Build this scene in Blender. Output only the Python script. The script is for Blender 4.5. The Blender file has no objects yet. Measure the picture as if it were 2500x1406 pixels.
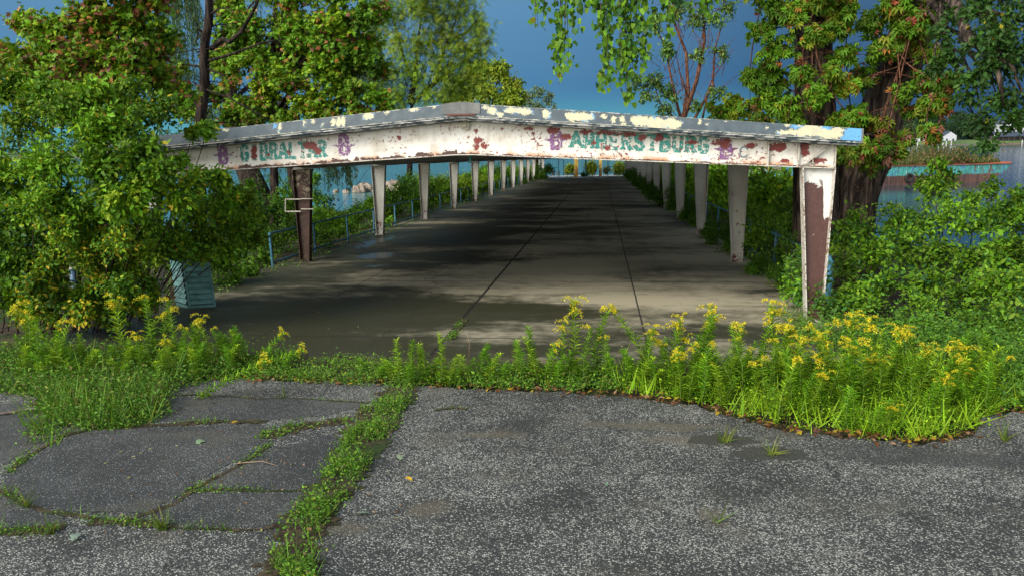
import bpy, math, random
import numpy as np
from mathutils import Vector, Matrix
rnd = random.Random(7)
rng = np.random.default_rng(7)
sc = bpy.context.scene
# ------------------------------------------------------------ camera
F, YAW, PIT, ROL, CX, H, D1, SL = 1897.91, 0.114856, 0.182491, -0.015779, 2.163, 2.5855, 12.4256, 0.01707
WATER = -2.62

def ray(px, py):
    x = (px - 1250) / F; y = (703 - py) / F
    c, s = math.cos(ROL), math.sin(ROL); r = x*c - y*s; u = x*s + y*c
    c, s = math.cos(PIT), math.sin(PIT); d = c + s*u; z = u*c - s
    c, s = math.cos(YAW), math.sin(YAW)
    return np.array([r*c - d*s, r*s + d*c, z])

def W(px, py, Y):                       # point on the sight line of a photo pixel at depth Y
    v = ray(px, py); return np.array([CX, 0, H]) + v*(Y/v[1])

def G(px, py, h=0.0):                   # same, on the sloping ground
    v = ray(px, py); t = (H - h)/-(v[2] + SL*v[1]); return np.array([CX, 0, H]) + v*t

def gz(Y): return -SL*Y

cam = bpy.data.cameras.new('camera'); camo = bpy.data.objects.new('camera', cam)
sc.collection.objects.link(camo); sc.camera = camo
cam.sensor_width = 36; cam.lens = F/2500*36; cam.clip_end = 5000; cam.clip_start = .05
right = ray(1250+F, 703) - ray(1250, 703); up = ray(1250, 703-F) - ray(1250, 703); fw = ray(1250, 703)
M = Matrix.Identity(4)
for i in range(3):
    M[i][0] = right[i]; M[i][1] = up[i]; M[i][2] = -fw[i]
M[0][3], M[1][3], M[2][3] = CX, 0, H
camo.matrix_world = M
# ------------------------------------------------------------ world and sun
SUN = Vector((-0.62, -0.78, 0.0)).normalized(); ELEV = math.radians(34)
sund = Vector((SUN.x*math.cos(ELEV), SUN.y*math.cos(ELEV), math.sin(ELEV)))
sl_ = bpy.data.lights.new('sun', 'SUN'); sl_.energy = 1.5; sl_.angle = math.radians(26); sl_.color = (1, .945, .86)
so = bpy.data.objects.new('sun', sl_); sc.collection.objects.link(so)
so.rotation_euler = sund.to_track_quat('Z', 'Y').to_euler()
world = bpy.data.worlds.new('World'); sc.world = world; world.use_nodes = True
sc.view_settings.view_transform = 'Standard'; sc.view_settings.look = 'None'
sc.view_settings.exposure = 1.15; sc.view_settings.gamma = 1
sc.cycles.max_bounces = 6; sc.cycles.transparent_max_bounces = 12


class NT:                                # a small node-graph writer
    def __init__(s, tree): s.t = tree; s.L = tree.links; tree.nodes.clear()
    def n(s, typ, props=None, **inp):
        nd = s.t.nodes.new(typ)
        for k, v in (props or {}).items(): setattr(nd, k, v)
        for k, v in inp.items():
            k = int(k[1:]) if k[0] == '_' and k[1:].isdigit() else k.replace('_', ' ')
            s.put(nd.inputs[k], v)
        return nd
    def put(s, sock, v):
        if isinstance(v, bpy.types.NodeSocket): s.L.new(v, sock)
        else:
            if hasattr(sock.default_value, '__len__') and not hasattr(v, '__len__'): v = (v,)*len(sock.default_value)
            if hasattr(sock.default_value, '__len__') and len(sock.default_value) == 4 and len(v) == 3: v = (*v, 1)
            sock.default_value = v
    def m(s, op, a, b=0.0, c=0.0, clamp=False): return s.n('ShaderNodeMath', {'operation': op, 'use_clamp': clamp}, _0=a, _1=b, _2=c).outputs[0]
    def v(s, op, a, b=(0, 0, 0)):
        nd = s.n('ShaderNodeVectorMath', {'operation': op}, _0=a, _1=b)
        return nd.outputs['Value'] if op in ('LENGTH', 'DOT_PRODUCT') else nd.outputs[0]
    def noise(s, vec, scale, detail=4, rough=.55, col=False, dist=0.0):
        nd = s.n('ShaderNodeTexNoise', Vector=vec, Scale=scale, Detail=detail, Roughness=rough, Distortion=dist)
        return nd.outputs['Color' if col else 'Fac']
    def step(s, x, a, b, lo=0.0, hi=1.0):
        return s.n('ShaderNodeMapRange', {'interpolation_type': 'SMOOTHSTEP'}, Value=x, From_Min=a, From_Max=b, To_Min=lo, To_Max=hi).outputs[0]
    def mix(s, f, a, b, typ='MIX'):
        nd = s.t.nodes.new('ShaderNodeMix'); nd.data_type = 'RGBA'; nd.blend_type = typ
        s.put(nd.inputs[0], f); s.put(nd.inputs[6], a); s.put(nd.inputs[7], b); return nd.outputs[2]
    def pos(s): return s.n('ShaderNodeNewGeometry').outputs['Position']
    def sep(s, v): o = s.n('ShaderNodeSeparateXYZ', Vector=v).outputs; return o[0], o[1], o[2]
    def comb(s, x, y, z): return s.n('ShaderNodeCombineXYZ', X=x, Y=y, Z=z).outputs[0]
    def ell(s, vec, items):              # smallest scaled distance to a list of ellipses (cx,cz,rx,rz); plane coordinates in X,Y
        best = None
        for cx, cy, rx, ry in items:
            d = s.v('LENGTH', s.v('MULTIPLY', s.v('SUBTRACT', vec, (cx, cy, 0)), (1/rx, 1/ry, 0)))
            best = d if best is None else s.m('MINIMUM', best, d)
        return best
    def out(s, color, rough=.6, bump=None, bd=.02, bs=.5, spec=.5, metal=0.0, alpha=None):
        p = s.n('ShaderNodeBsdfPrincipled', Base_Color=color, Roughness=rough, Metallic=metal)
        p.inputs['Specular IOR Level'].default_value = spec
        if alpha is not None: s.put(p.inputs['Alpha'], alpha)
        if bump is not None:
            b = s.n('ShaderNodeBump', Height=bump, Distance=bd, Strength=bs); s.L.new(b.outputs[0], p.inputs['Normal'])
        s.n('ShaderNodeOutputMaterial', Surface=p.outputs[0]); return p


t = NT(world.node_tree)
sky = t.n('ShaderNodeTexSky', {'sky_type': 'NISHITA', 'sun_disc': False, 'sun_elevation': ELEV,
                               'sun_rotation': math.atan2(sund.x, sund.y), 'air_density': 1.2, 'dust_density': 1.5, 'ozone_density': 1.5})
skb = t.n('ShaderNodeRGBToBW', Color=sky.outputs[0]).outputs[0]     # unseen sky behind the camera, greyed so the fill light is less blue
bg1 = t.n('ShaderNodeBackground', Color=t.mix(.6, sky.outputs[0], t.mix(1.0, (1.04, 1.0, .90), skb, 'MULTIPLY')), Strength=.15)
dirv = t.n('ShaderNodeTexCoord').outputs['Generated']
dx, dy, dz = t.sep(dirv)
# a dark rain cloud bank fills the sky ahead, over the river
cl = t.noise(t.v('MULTIPLY', dirv, (1.5, 1.5, 5)), 1.3, 5, .6)
az = t.m('ADD', dx, t.m('MULTIPLY', t.m('SUBTRACT', cl, .5), .25))
lowc = t.mix(t.step(az, -.12, .36), (.060, .195, .370), (.026, .078, .180))
highc = t.mix(t.step(az, -.2, .4), (.15, .315, .50), (.036, .094, .195))
storm = t.mix(t.step(dz, .02, .30), lowc, highc)
storm = t.mix(t.m('MULTIPLY', t.step(dz, .075, .01), t.step(az, .30, .05)), storm, (.10, .36, .44))  # unseen teal band at the horizon, added so the river reflects teal
storm = t.mix(t.m('MULTIPLY', t.step(cl, .40, .68), .55), storm, t.mix(.5, storm, (.12, .25, .38)))
bg2 = t.n('ShaderNodeBackground', Color=storm, Strength=.50)
fm = t.step(t.m('SUBTRACT', dy, t.m('MULTIPLY', dz, .35)), .0, .5)
mx = t.n('ShaderNodeMixShader', _0=fm, _1=bg1.outputs[0], _2=bg2.outputs[0])
t.n('ShaderNodeOutputWorld', Surface=mx.outputs[0])

# ------------------------------------------------------------ object helpers
COL = sc.collection

def tag(o, label=None, cat=None, group=None, kind=None):
    if label: o['label'] = label
    if cat: o['category'] = cat
    if group: o['group'] = group
    if kind: o['kind'] = kind
    return o

def empty(name, loc, label, cat, group=None):
    o = bpy.data.objects.new(name, None); COL.objects.link(o); o.location = loc; o.empty_display_size = .2
    return tag(o, label, cat, group)

def link(name, me, mat, parent=None, smooth=False):
    o = bpy.data.objects.new(name, me); COL.objects.link(o)
    if mat: me.materials.append(mat)
    if parent is not None:
        o.parent = parent
        me.transform(Matrix.Translation(-root_loc(parent)))
    if smooth: me.polygons.foreach_set('use_smooth', [True]*len(me.polygons))
    return o

def root_loc(o):
    v = Vector((0, 0, 0))
    while o is not None: v = v + Vector(o.location); o = o.parent
    return v

def meshnp(name, V, Fc, cols=None):      # V (n,3), Fc (m,k) uniform polygons
    me = bpy.data.meshes.new(name); n, k = Fc.shape
    me.vertices.add(len(V)); me.vertices.foreach_set('co', V.astype(np.float32).ravel())
    me.loops.add(n*k); me.loops.foreach_set('vertex_index', Fc.astype(np.int32).ravel())
    me.polygons.add(n); me.polygons.foreach_set('loop_start', np.arange(0, n*k, k, dtype=np.int32))
    me.polygons.foreach_set('loop_total', np.full(n, k, dtype=np.int32))
    me.update(calc_edges=True)
    if cols is not None:
        a = me.color_attributes.new('col', 'FLOAT_COLOR', 'POINT')
        a.data.foreach_set('color', np.concatenate([cols, np.ones((len(cols), 1))], 1).astype(np.float32).ravel())
    return me

class MB:                                # collects boxes, prisms and tubes into one mesh
    def __init__(s): s.v = []; s.f = []
    def add(s, vs, fs):
        b = len(s.v); s.v += [tuple(map(float, p)) for p in vs]; s.f += [tuple(b+i for i in f) for f in fs]; return s
    def hexa(s, p):                      # 8 points: bottom 4 (ccw), top 4
        return s.add(p, [(3, 2, 1, 0), (4, 5, 6, 7), (0, 1, 5, 4), (1, 2, 6, 5), (2, 3, 7, 6), (3, 0, 4, 7)])
    def box(s, x0, x1, y0, y1, z0, z1): return s.hexa([(x0, y0, z0), (x1, y0, z0), (x1, y1, z0), (x0, y1, z0), (x0, y0, z1), (x1, y0, z1), (x1, y1, z1), (x0, y1, z1)])
    def prism(s, pts, y0, y1):           # polygon in xz, extruded along y
        n = len(pts); vs = [(x, y0, z) for x, z in pts] + [(x, y1, z) for x, z in pts]
        return s.add(vs, [tuple(range(n)), tuple(range(2*n-1, n-1, -1))] + [((i+1) % n, i, n+i, n+(i+1) % n) for i in range(n)])
    def tube(s, P, R, sides=6, cap=True, ridge=None):
        P = [np.array(p, float) for p in P]; n = len(P)
        if not hasattr(R, '__len__'): R = [R]*n
        T = [P[min(i+1, n-1)] - P[max(i-1, 0)] for i in range(n)]
        T = [q/(np.linalg.norm(q)+1e-9) for q in T]
        a = np.array([1., 0, 0]) if abs(T[0][0]) < .8 else np.array([0, 1., 0])
        b = len(s.v)
        for i in range(n):
            a = a - T[i]*a.dot(T[i]); a /= np.linalg.norm(a)+1e-9; c = np.cross(T[i], a)
            for k in range(sides):
                th = 2*math.pi*k/sides; r = R[i]*(ridge(i, th) if ridge else 1)
                s.v.append(tuple(P[i] + (a*math.cos(th) + c*math.sin(th))*r))
        for i in range(n-1):
            for k in range(sides):
                k2 = (k+1) % sides
                s.f.append((b+i*sides+k, b+i*sides+k2, b+(i+1)*sides+k2, b+(i+1)*sides+k))
        if cap:
            s.f.append(tuple(b+k for k in range(sides))[::-1]); s.f.append(tuple(b+(n-1)*sides+k for k in range(sides)))
        return s
    def shear(s):                        # lay pier coordinates on the slightly falling pier
        s.v = [(x, y, z - SL*y) for x, y, z in s.v]; return s
    def build(s, name, mat, parent=None, smooth=False):
        me = bpy.data.meshes.new(name); me.from_pydata(s.v, [], s.f); me.update()
        return link(name, me, mat, parent, smooth)

def mat(name, fn):
    m = bpy.data.materials.new(name); m.use_nodes = True; fn(NT(m.node_tree)); return m

# ------------------------------------------------------------ materials
def m_leaf(t):
    c = t.n('ShaderNodeVertexColor', {'layer_name': 'col'}).outputs[0]
    p = t.n('ShaderNodeBsdfPrincipled', Base_Color=c, Roughness=.55); p.inputs['Specular IOR Level'].default_value = .22
    tr = t.n('ShaderNodeBsdfTranslucent', Color=t.mix(.5, c, (.11, .22, .01)))
    s = t.n('ShaderNodeMixShader', _0=.28, _1=p.outputs[0], _2=tr.outputs[0])
    t.n('ShaderNodeOutputMaterial', Surface=s.outputs[0])
LEAF = mat('leaf', m_leaf)

def m_bark(c1, c2, sc_=6, bd=.05):
    def f(t):
        p = t.pos(); n = t.noise(t.v('MULTIPLY', p, (1, 1, .14)), sc_*2.2, 5, .6, dist=.4); n2 = t.noise(p, 1.5, 3)
        c = t.mix(t.step(n, .42, .62), c1, c2); c = t.mix(t.step(n2, .5, .8), c, tuple(x*.6 for x in c1))
        t.out(c, .9, bump=n, bd=bd, bs=1, spec=.2)
    return f
BARK = mat('bark', m_bark((.018, .013, .011), (.115, .085, .066)))
BARKD = mat('bark_dark', m_bark((.008, .006, .005), (.05, .034, .026)))
BARKR = mat('bark_red', m_bark((.05, .022, .014), (.19, .085, .05), 12, .02))
TWIG = mat('twig', lambda t: t.out((.035, .024, .016), .85, spec=.2))

WHITE = (.70, .685, .64); RED = (.155, .022, .018); BROWN = (.058, .024, .018)
BEAM_RED = [(1.42, 2.99, .10, .05), (1.62, 2.9, .10, .05), (1.95, 2.965, .12, .035), (2.22, 2.955, .13, .035), (2.45, 2.93, .12, .025), (2.62, 2.92, .10, .03),
            (2.8, 2.86, .06, .06), (2.26, 2.72, .05, .04), (3.05, 2.86, .07, .06), (3.55, 2.78, .08, .045), (3.92, 2.76, .08, .035),
            (4.06, 2.76, .08, .07), (4.45, 2.72, .09, .04), (4.84, 2.69, .13, .07), (5.24, 2.66, .07, .12), (5.45, 2.48, .14, .035), (4.95, 2.47, .09, .03), (-3.5, 2.73, .055, .12), (-2.55, 2.83, .13, .07), (-2.42, 2.74, .06, .06), (-2.9, 2.72, .04, .03),
            (-3.26, 2.69, .03, .03), (-1.05, 2.93, .04, .03), (.2, 3.0, .03, .03), (.23, 2.86, .07, .05), (.2, 2.76, .05, .05), (.33, 2.78, .05, .04), (.62, 3.04, .03, .02), (1.05, 3.04, .08, .025), (1.1, 2.96, .03, .04), (2.05, 2.8, .03, .04)]

def peel(t):                             # shared by the beam paint and the lettering on it
    p = t.pos(); x, y, z = t.sep(p); zz = t.m('ADD', z, t.m('MULTIPLY', y, SL))
    q = t.comb(x, zz, 0)
    jit = t.v('MULTIPLY', t.v('SUBTRACT', t.noise(q, 13, 7, .8, True), (.5, .5, .5)), (.26, .24, 0))
    e = t.ell(t.v('ADD', q, jit), BEAM_RED)
    fine = t.noise(q, 20, 6, .7); big = t.noise(q, 2.2, 3)
    # small flakes, denser on the right half and where the big noise is high
    thr = t.m('SUBTRACT', t.m('SUBTRACT', .655, t.m('MULTIPLY', t.step(big, .42, .62), .075)), t.step(x, -.2, 1.2, 0, .03))
    flakes = t.step(t.m('SUBTRACT', fine, thr), 0, .008)
    red = t.m('MAXIMUM', t.step(e, 1.03, .97), flakes)
    # rust eaten along the bottom flange
    base = t.m('SUBTRACT', 2.659, t.m('MULTIPLY', t.m('ABSOLUTE', x), .0505)); hgt = t.m('SUBTRACT', zz, base)
    edge = t.noise(q, 5, 6, .72)
    lim = t.m('MULTIPLY', t.m('SUBTRACT', edge, .40), t.step(x, -.3, .3, .36, .12))
    lim = t.m('MULTIPLY', lim, t.step(x, -4.6, -3.9))
    br = t.step(t.m('SUBTRACT', lim, hgt), 0, .006)
    return p, q, x, zz, red, br, hgt, fine

def m_beam(t):
    p, q, x, zz, red, br, hgt, fine = peel(t)
    n = t.noise(q, 3, 6, .65); st = t.noise(t.v('MULTIPLY', q, (1, .12, 1)), 18, 3)
    c = t.mix(t.step(n, .4, .75), WHITE, (.50, .45, .37)); c = t.mix(t.m('MULTIPLY', t.step(st, .5, .8), .35), c, (.33, .27, .2))
    c = t.mix(t.m('MULTIPLY', t.step(hgt, .09, .0), t.step(n, .42, .62)), c, (.45, .19, .06))
    grey = t.step(t.noise(q, 33, 5, .75), .70, .71); c = t.mix(grey, c, (.10, .11, .11))
    c = t.mix(red, c, t.mix(t.step(fine, .3, .7), RED, (.22, .035, .025)))
    c = t.mix(br, c, BROWN)
    h = t.m('SUBTRACT', t.m('MULTIPLY', n, .3), t.m('MAXIMUM', red, br))
    t.out(c, .5, bump=h, bd=.004, bs=.8)
BEAM = mat('beam_paint', m_beam)

def m_letter(color):
    def f(t):
        p, q, x, zz, red, br, hgt, fine = peel(t)
        wear = t.step(t.m('ADD', t.noise(q, 26, 5, .7), t.m('MULTIPLY', t.noise(q, 5, 3), .35)), .72, .735)
        a = t.m('SUBTRACT', 1, t.m('MAXIMUM', t.m('MAXIMUM', red, br), wear))
        c = t.mix(t.step(fine, .35, .7), color, tuple(k*.7 for k in color))
        t.out(c, .55, alpha=a)
    return f
TEAL = mat('letter_teal', m_letter((.035, .265, .225)))
PURP = mat('letter_purple', m_letter((.235, .10, .26)))
PGREY = mat('letter_grey', m_letter((.16, .22, .26)))

FX = [(1.0, .33, .03)]
FASC = [(-1.45, .135, .09, .05), (-2.02, .10, .04, .06), (-1.93, .09, .035, .085), (-1.86, .09, .035, .08), (-2.35, .15, .02, .035), (-2.5, .13, .02, .05), (-2.9, .13, .028, .05), (-2.92, .04, .02, .03),
        (-1.15, .165, .05, .025), (-.72, .165, .07, .03), (-.4, .17, .03, .025), (-2.2, .06, .02, .03), (-4.1, .13, .12, .025), (-3.8, .15, .05, .02),
        (.5, .10, .08, .06), (.62, .05, .05, .04), (.85, .12, .16, .045), (1.0, .12, .12, .05), (1.33, .10, .07, .06), (1.75, .09, .13, .065), (1.92, .10, .13, .06), (.4, .15, .04, .03),
        (2.2, .12, .05, .03), (2.35, .08, .045, .05), (2.48, .1, .035, .045), (2.5, .03, .05, .02), (2.75, .09, .15, .07), (3.0, .07, .2, .08), (3.22, .08, .14, .075),
        (3.63, .13, .022, .03), (3.74, .1, .015, .02), (4.6, .10, .02, .02), (4.0, .16, .015, .01), (4.85, .05, .1, .03), (5.1, .06, .22, .05), (5.3, .11, .2, .08), (5.5, .07, .18, .07), (4.88, .16, .06, .02), (5.05, .16, .05, .02), (5.62, .14, .1, .03)]

def m_fascia(t):
    p = t.pos(); x, y, z = t.sep(p); zz = t.m('ADD', z, t.m('MULTIPLY', y, SL))
    hh = t.m('SUBTRACT', zz, t.m('SUBTRACT', 3.24, t.m('MULTIPLY', t.m('ABSOLUTE', x), .0813)))    # height above the lower edge
    q = t.comb(x, hh, 0)
    jit = t.v('MULTIPLY', t.v('SUBTRACT', t.noise(q, 17, 7, .82, True), (.5, .5, .5)), (.26, .22, 0))
    qq = t.v('ADD', q, jit); e = t.ell(qq, FASC)
    n = t.noise(q, 6, 5, .6); sp = t.noise(q, 40, 5, .7)
    c = t.mix(t.step(n, .35, .7), (.060, .085, .105), (.095, .125, .145))
    c = t.mix(t.step(sp, .63, .68), c, (.035, .045, .055))
    c = t.mix(t.m('MULTIPLY', t.step(e, 1.35, 1.1), t.step(n, .52, .6)), c, (.16, .37, .58))
    ed = t.m('MINIMUM', hh, t.m('SUBTRACT', .185, hh))
    c = t.mix(t.step(t.m('ADD', ed, t.m('MULTIPLY', t.noise(q, 9, 4, .7), .05)), .034, .026), c, (.62, .60, .5))
    c = t.mix(t.step(e, 1.02, .98), c, t.mix(t.step(n, .4, .65), (.60, .56, .37), (.50, .48, .35)))
    eb = t.ell(qq, [(5.86, .07, .16, .13), (5.78, .02, .12, .05), (5.0, .14, .05, .03), (5.45, .16, .07, .02), (-2.98, .14, .03, .04)])
    c = t.mix(t.m('MULTIPLY', t.step(eb, 1.02, .98), t.step(sp, .62, .55)), c, (.12, .36, .66))
    t.out(c, .5, bump=t.m('MULTIPLY', e, .2), bd=.002, bs=.3)
FASCIA = mat('fascia_paint', m_fascia)

def m_trim(t):
    p = t.pos(); n = t.noise(t.v('MULTIPLY', p, (1, 1, 4)), 5, 6, .7)
    t.out(t.mix(t.step(n, .47, .53), (.42, .43, .42), (.03, .055, .07)), .5)
TRIM = mat('trim_paint', m_trim)

def m_steel(t, extra=0.0, dirt=.3):      # old white steel of the columns and frames
    p = t.pos(); x, y, z = t.sep(p); zz = t.m('ADD', z, t.m('MULTIPLY', y, SL))
    n = t.noise(p, 7, 6, .7); n2 = t.noise(p, 1.2, 4)
    rr = t.m('ADD', n, t.step(zz, .75, .0, 0, .13)); rr = t.m('ADD', rr, t.m('MULTIPLY', t.m('SUBTRACT', n2, .5), .3)); rr = t.m('ADD', rr, extra)
    c = t.mix(t.step(n2, .4, .7), (.44, .44, .40), (.33, .325, .285))
    c = t.mix(t.step(t.noise(p, 25, 5, .7), .62, .66), c, (.22, .2, .17))
    pk = t.ell(t.v('ADD', t.comb(t.m('MULTIPLY', t.m('ABSOLUTE', x), 1.0), zz, 0), t.v('MULTIPLY', t.v('SUBTRACT', t.noise(p, 11, 6, .75, True), (.5, .5, .5)), (.22, .3, 0))), [(5.50, .92, .06, .10), (5.48, 1.22, .045, .09), (5.52, .68, .05, .06)])
    rr = t.m('ADD', rr, t.m('MULTIPLY', t.m('MULTIPLY', t.step(pk, 1.03, .97), t.step(t.m('ABSOLUTE', t.m('SUBTRACT', y, 19.42)), .3, .2)), .12))
    c = t.mix(t.step(rr, .655, .665), c, (.14, .024, .018)); c = t.mix(t.step(rr, .74, .76), c, BROWN)
    t.out(c, .55, bump=rr, bd=.003, bs=.5)
STEEL = mat('steel_white', m_steel)

def m_rustcol(t):                        # front right column: chocolate brown with the last white paint at the top
    p = t.pos(); x, y, z = t.sep(p); zz = t.m('ADD', z, t.m('MULTIPLY', y, SL))
    n = t.noise(p, 6, 6, .72); n2 = t.noise(p, 30, 5, .7)
    lim = t.m('ADD', 2.12, t.m('MULTIPLY', t.step(x, 5.53, 5.58), -.55))
    w = t.m('ADD', t.m('SUBTRACT', zz, lim), t.m('MULTIPLY', t.m('SUBTRACT', n, .5), .55))
    wf = t.step(w, 0, .012)
    c = t.mix(t.step(n2, .3, .7), (.060, .026, .022), (.092, .043, .036))
    c = t.mix(t.step(t.noise(p, 12, 5, .7), .67, .68), c, (.55, .5, .42))
    c = t.mix(wf, c, t.mix(t.step(n, .5, .7), (.60, .60, .58), (.42, .38, .3)))
    c = t.mix(t.m('MULTIPLY', wf, t.step(n2, .66, .67)), c, (.08, .035, .025))
    t.out(c, .5, bump=wf, bd=.004, bs=.6)
RUSTCOL = mat('steel_brown', m_rustcol)

def m_flange(t):
    p = t.pos(); n = t.noise(p, 26, 6, .8); n2 = t.noise(p, 2.5, 3)
    c = t.mix(t.step(t.m('ADD', n, t.m('MULTIPLY', n2, .3)), .68, .71), (.52, .50, .44), (.13, .06, .03))
    t.out(c, .6, bump=n, bd=.003)
FLANGE = mat('flange_paint', m_flange)
def m_oldrust(t):
    p = t.pos(); n = t.noise(p, 9, 6, .75); n2 = t.noise(p, 3, 4, .6); x, y, z = t.sep(p)
    c = t.mix(t.step(n, .4, .7), (.028, .014, .010), (.085, .036, .022))
    k = t.m('ADD', t.m('MULTIPLY', n, .6), t.m('MULTIPLY', n2, .4)); k = t.m('ADD', k, t.step(z, .9, 2.0, 0, .12))
    c = t.mix(t.step(k, .60, .62), c, (.22, .19, .13)); c = t.mix(t.step(k, .68, .7), c, (.36, .35, .29))
    t.out(c, .7, bump=k, bd=.006)
OLDRUST = mat('steel_rusted', m_oldrust)

def simple(name, c, r=.6, **k): return mat(name, lambda t: t.out(c, r, **k))
def mottled(name, c1, c2, scale=8, r=.6, bd=.003, a=.45, b=.6):
    def f(t):
        n = t.noise(t.pos(), scale, 5, .65); t.out(t.mix(t.step(n, a, b), c1, c2), r, bump=n, bd=bd)
    return mat(name, f)
ROOF = mottled('roof_metal', (.10, .11, .11), (.17, .17, .16), 2)
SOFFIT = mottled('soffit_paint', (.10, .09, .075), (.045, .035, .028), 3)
RAILB = mottled('rail_blue', (.045, .16, .25), (.02, .07, .11), 14, .5, a=.5, b=.7)
RAILT = mottled('rail_teal', (.03, .20, .20), (.02, .09, .09), 14, .5, a=.5, b=.7)
BOXT = mottled('box_teal', (.085, .215, .205), (.055, .15, .145), 5, .55)
BROWNP = mottled('plate_brown', (.13, .035, .025), (.07, .025, .02), 20)
BRASS = mottled('bell_paint', (.42, .40, .3), (.2, .17, .1), 30, .4)
GALV = mottled('conduit_grey', (.55, .54, .48), (.3, .25, .18), 20)
WIRE = simple('wire', (.12, .11, .08), .6)

def m_concrete(t):
    p = t.pos(); x, y, z = t.sep(p)
    ps = t.v('MULTIPLY', p, (.5, 1, 1)); n = t.noise(ps, .42, 9, .66, dist=.15); n2 = t.noise(p, 3, 6, .65); n3 = t.noise(p, 60, 3)
    big = t.noise(t.v('MULTIPLY', p, (.35, .5, 1)), .6, 4)
    k = t.m('ADD', t.m('MULTIPLY', n, .8), t.m('MULTIPLY', n2, .2))
    # darker to the left and farther in; wetter and darker outside the roof edge
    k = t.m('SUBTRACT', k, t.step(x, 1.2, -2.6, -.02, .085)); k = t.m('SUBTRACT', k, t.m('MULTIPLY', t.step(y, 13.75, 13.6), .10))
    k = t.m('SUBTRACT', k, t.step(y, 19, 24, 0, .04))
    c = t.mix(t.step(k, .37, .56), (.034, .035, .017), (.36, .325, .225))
    c = t.mix(t.m('MULTIPLY', t.step(big, .5, .66), .4), c, (.055, .055, .035))
    c = t.mix(.5, c, t.mix(n3, tuple(.0 for _ in range(3)), tuple(1 for _ in range(3))), 'OVERLAY')
    j = None
    xw = t.m('ADD', x, t.m('MULTIPLY', t.m('SUBTRACT', t.noise(p, 2, 3), .5), .03))
    for xj, w in ((-.08, .020), (2.82, .010), (-2.9, .008)):
        d = t.step(t.m('ABSOLUTE', t.m('SUBTRACT', xw, xj)), w, w*1.6, 1, 0); j = d if j is None else t.m('MAXIMUM', j, d)
    yw = t.m('ADD', t.m('ADD', y, 2.2), t.m('MULTIPLY', t.m('SUBTRACT', t.noise(p, 2, 3), .5), .04))
    fr = t.m('ABSOLUTE', t.m('SUBTRACT', t.m('FRACT', t.m('DIVIDE', yw, 5.25)), .5))
    j = t.m('MAXIMUM', j, t.m('MULTIPLY', t.step(fr, .004, .007, 1, 0), .7))
    ck = t.n('ShaderNodeTexVoronoi', {'feature': 'DISTANCE_TO_EDGE'}, Vector=t.v('ADD', p, t.v('MULTIPLY', t.noise(p, 1.3, 5, .6, True), (1.2, 1.2, 0))), Scale=.22).outputs['Distance']
    j = t.m('MAXIMUM', j, t.m('MULTIPLY', t.step(ck, .004, .0015), .6))
    c = t.mix(t.m('MULTIPLY', j, t.step(n2, .2, .45, .35, 1.0)), c, (.018, .016, .012))
    pud = t.ell(t.v('ADD', t.comb(x, y, 0), t.v('MULTIPLY', t.v('SUBTRACT', t.noise(p, 1.1, 5, .6, True), (.5, .5, .5)), (2.2, 2.2, 0))), [(-3.75, 20.6, .55, .8), (-3.4, 18.6, .35, .35), (-4.9, 24, .3, 2.2), (-1.0, 100, 4, 3)])
    wet = t.step(pud, 1.15, .8)
    r = t.m('MINIMUM', t.step(k, .3, .5, .5, .85), t.m('SUBTRACT', 1, t.m('MULTIPLY', wet, .70)))
    h = t.m('SUBTRACT', t.m('ADD', t.m('MULTIPLY', n3, .4), t.m('MULTIPLY', n2, .5)), t.m('MULTIPLY', j, 1.5))
    h = t.m('MULTIPLY', h, t.m('SUBTRACT', 1, wet))
    t.out(t.mix(t.m('MULTIPLY', wet, .6), c, (.03, .028, .02)), r, bump=h, bd=.004, bs=.6)
CONC = mat('concrete', m_concrete)

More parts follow.
